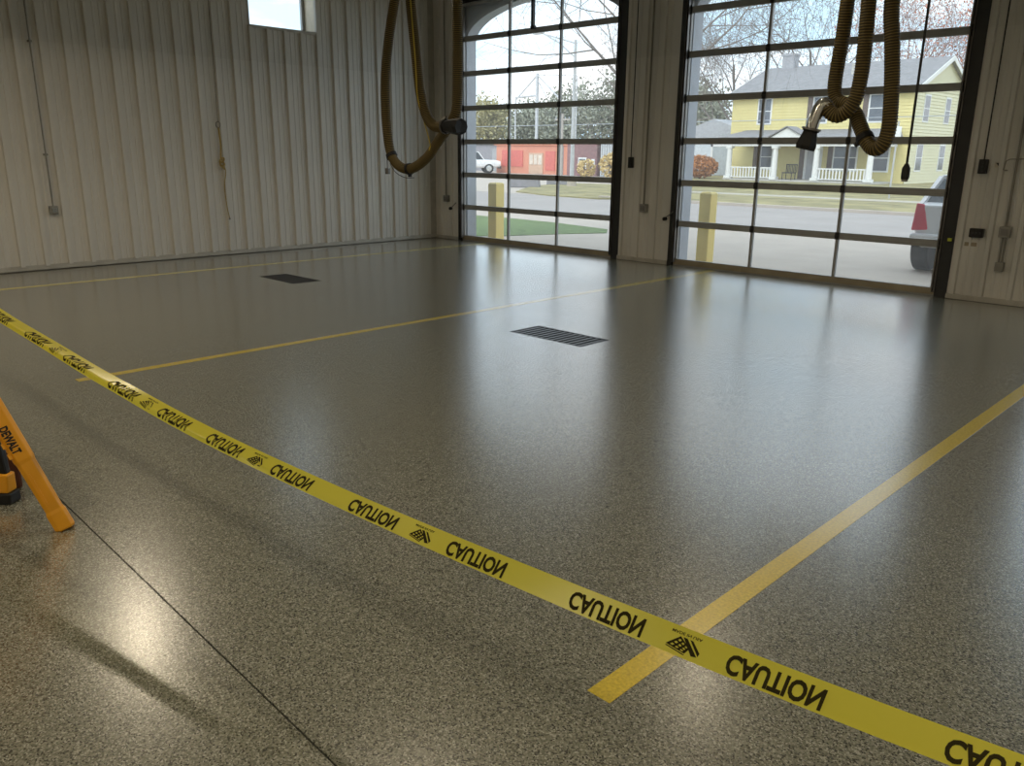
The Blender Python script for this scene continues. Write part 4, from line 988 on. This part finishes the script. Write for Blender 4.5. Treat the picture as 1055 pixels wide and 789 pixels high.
def shrub(label, loc, rx, rz, leaf, seed, n=1500, size=.07, name='shrub'):
    t = thing(name, label, 'shrub', loc); rnd = random.Random(seed)
    st = MB()
    for k in range(14):
        a = rnd.uniform(0, 2 * PI); q = rnd.uniform(.3, .9); st.tube([(0, 0, 0), (q * rx * .5 * math.cos(a), q * rx * .5 * math.sin(a), rz * .5), (q * rx * math.cos(a), q * rx * math.sin(a), rz * rnd.uniform(.7, 1))], [.03, .02, .008], 4)
    st.build('stems', M['bark'], t, fix=False)
    pts = []
    for k in range(n):
        v = Vector((rnd.gauss(0, 1), rnd.gauss(0, 1), rnd.gauss(0, 1))).normalized() * rnd.uniform(.55, 1) ** .6
        pts.append(Vector((v.x * rx, v.y * rx, rz * .52 + v.z * rz * .48)))
    l_ = leaves(pts, 1, size, .03, seed).build('leaves', leaf, t, fix=False); l_['kind'] = 'stuff'
shrub('rounded orange brown shrub beside the porch of the yellow house', (-31.6, 50.6, .03), 1.25, 1.55, LF_ORG, 5, 2600, .09)
shrub('yellow leaved shrub before the corrugated building', (-34.3, 44.2, -.02), .9, 1.7, LF_YEL, 6, 700, .10)
shrub('smaller yellow leaved shrub beside the maroon brick building', (-37.0, 44.8, -.02), .7, 1.25, LF_YEL, 8, 500, .09)

# ------------------------------------------------------------------ vehicles
def vehicle(name, label, cat, loc, rz, Ln, Wd, paint, style, lamp=True):
    t = thing(name, label, cat, loc, rz); hw_ = Wd / 2; h2_ = Ln / 2
    gl = mat('vehicle_glass', (0.05, 0.055, 0.06), .08)
    st = {'suv': [(-h2_, .48, .98, .92), (-h2_ + .10, .40, 1.04, .98), (-h2_ * .5, .34, 1.06, 1.0), (h2_ * .35, .34, 1.05, 1.0), (h2_ * .8, .36, .96, .97), (h2_ - .1, .42, .84, .9), (h2_, .48, .74, .8)],
          'pickup': [(-h2_, .50, 1.02, .96), (-h2_ + .08, .45, 1.05, 1), (-h2_ * .1, .42, 1.05, 1.0), (h2_ * .4, .42, 1.08, 1.0), (h2_ * .85, .45, 1.04, .98), (h2_, .5, .95, .92)],
          'wagon': [(-h2_, .40, .97, .90), (-h2_ + .10, .36, 1.00, .97), (-h2_ * .5, .30, 1.0, 1.0), (h2_ * .35, .30, .98, 1.0), (h2_ * .8, .32, .86, .96), (h2_, .4, .70, .82)],
          'car': [(-h2_, .42, .85, .88), (-h2_ + .15, .34, .92, .97), (-h2_ * .4, .28, .93, 1.0), (h2_ * .4, .28, .9, 1.0), (h2_ * .85, .32, .78, .95), (h2_, .4, .66, .8)]}[style]
    mb = MB(); k = 10; rings = []
    for y, zb, zt, wf_ in st:
        w_ = hw_ * wf_; m = (zb + zt) / 2
        ring = [(-w_ * .85, zb), (w_ * .85, zb), (w_ * .97, zb + .1), (w_, m), (w_ * .98, zt - .08), (w_ * .88, zt), (-w_ * .88, zt), (-w_ * .98, zt - .08), (-w_, m), (-w_ * .97, zb + .1)]
        mb.v += [(x, y, z) for x, z in ring]
    for i in range(len(st) - 1):
        for j in range(k): mb.f.append((i * k + j, i * k + (j + 1) % k, (i + 1) * k + (j + 1) % k, (i + 1) * k + j)); mb.mi.append(0)
    mb.f.append(tuple(range(k))); mb.f.append(tuple((len(st) - 1) * k + j for j in range(k))); mb.mi += [0, 0]
    b_ = mb.build('body', paint, t, smooth=False); bevel(b_, .03, 3)
    cab = {'suv': (-h2_ + .12, h2_ * .38, 1.02, 1.66, .22, .75), 'pickup': (-h2_ * .05, h2_ * .48, 1.02, 1.68, .12, .5), 'wagon': (-h2_ + .10, h2_ * .40, .96, 1.34, .30, .7), 'car': (-h2_ * .72, h2_ * .42, .88, 1.38, .5, .7)}[style]
    y0, y1, zb, zt, rb, rf = cab
    mb = MB(); mb.hexa([(-hw_ * .88, y0, zb), (hw_ * .88, y0, zb), (hw_ * .88, y1, zb), (-hw_ * .88, y1, zb)], [(-hw_ * .74, y0 + rb, zt), (hw_ * .74, y0 + rb, zt), (hw_ * .74, y1 - rf, zt), (-hw_ * .74, y1 - rf, zt)])
    g_ = mb.build('glasshouse', gl, t); bevel(g_, .02)
    mb = MB(); mb.box(-hw_ * .75, hw_ * .75, y0 + rb - .02, y1 - rf + .02, zt - .03, zt + .035); r_ = mb.build('roof', paint, t); bevel(r_, .02)
    mb = MB()
    for sx in (-1, 1):
        for ya, yb in ((y0, y0 + rb), (y1, y1 - rf), ((y0 + y1) / 2, (y0 + y1 + rb - rf) / 2)):
            mb.bar((sx * hw_ * .885, ya, zb), (sx * hw_ * .745, yb, zt), .07, .06)
    mb.build('pillars', paint, t)
    wr = {'suv': .36, 'pickup': .38, 'car': .32, 'wagon': .34}[style]
    for sx in (-1, 1):
        for yy in (-h2_ * (.78 if style == 'wagon' else .60), h2_ * .62):
            m_ = MB(); xo = sx * hw_ * .995; xi = sx * (hw_ - .24)
            m_.tube([(xi, yy, wr), (xi + sx * .02, yy, wr), (xo - sx * .02, yy, wr), (xo, yy, wr)], [wr - .03, wr, wr, wr - .03], 24)
            w_ = m_.build('wheel', M['black'], t)
            m_ = MB(); m_.tube([(xo, yy, wr), (xo + sx * .01, yy, wr)], [wr * .62, wr * .55], 16); m_.build('rim', M['chrome'], w_)
    if style == 'pickup':
        MB().box(-hw_ * .82, hw_ * .82, -h2_ + .12, -h2_ * .1, 1.05, 1.062).build('bed_cover', M['black'], t)
    M_TL = mat('red_tail_lamp', (0.55, 0.02, 0.05), .2, 0, .1); M_HL = mat('head_lamp', (0.8, 0.8, 0.78), .15)
    for sx in (-1, 1):
        m_ = MB(); a = sx * hw_
        m_.hexa([(a * .70, -h2_ - .02, .62), (a * .96, -h2_ - .02, .60), (a * 1.015, -h2_ + .30, .66), (a * .86, -h2_ + .30, .66)], [(a * .80, -h2_ - .0, .97), (a * .93, -h2_ - .0, .99), (a * .995, -h2_ + .26, .97), (a * .86, -h2_ + .26, .97)])
        l_ = m_.build('tail_lamp', M_TL, t); bevel(l_, .02)
        m_ = MB(); m_.hexa([(a * .55, h2_ - .12, .62), (a * .86, h2_ - .12, .62), (a * .86, h2_ - .3, .62), (a * .55, h2_ - .3, .62)], [(a * .58, h2_ - .1, .76), (a * .86, h2_ - .16, .76), (a * .88, h2_ - .34, .78), (a * .58, h2_ - .3, .78)]); m_.build('head_lamp', M_HL, t)
    b_ = MB().box(-hw_ * .95, hw_ * .95, -h2_ - .09, -h2_ + .06, .40, .57).build('rear_bumper', M['chrome'] if style == 'pickup' else paint, t); bevel(b_, .03)
    b_ = MB().box(-hw_ * .9, hw_ * .9, h2_ - .06, h2_ + .06, .36, .56).build('front_bumper', M['jamb'], t); bevel(b_, .03)
    MB().box(-.26, .26, -h2_ - .035, -h2_ - .0, .70, .83).build('number_plate', M['white'], t)
    return t
M_SILV = mat('silver_white_paint', (0.72, 0.73, 0.74), .25, .2, .03, coat=.5)
t = vehicle('parked_car', 'silver white hatchback with red tail lamp parked on the apron', 'car', (-3.36, 14.65, -.012), 0, 4.4, 1.76, M_SILV, 'wagon')
MB().box(-.45, -.05, -1.98, -1.90, 1.27, 1.33).build('high_brake_lamp', mat('red_tail_lamp', (0.55, 0.02, 0.05), .2, 0, .1), t)
vehicle('pickup_truck', 'white pickup truck parked left of the red building', 'truck', (-51.7, 47.2, -.02), R(-35), 5.2, 1.95, mat('white_paint_truck', (0.85, 0.85, 0.85), .3), 'pickup')
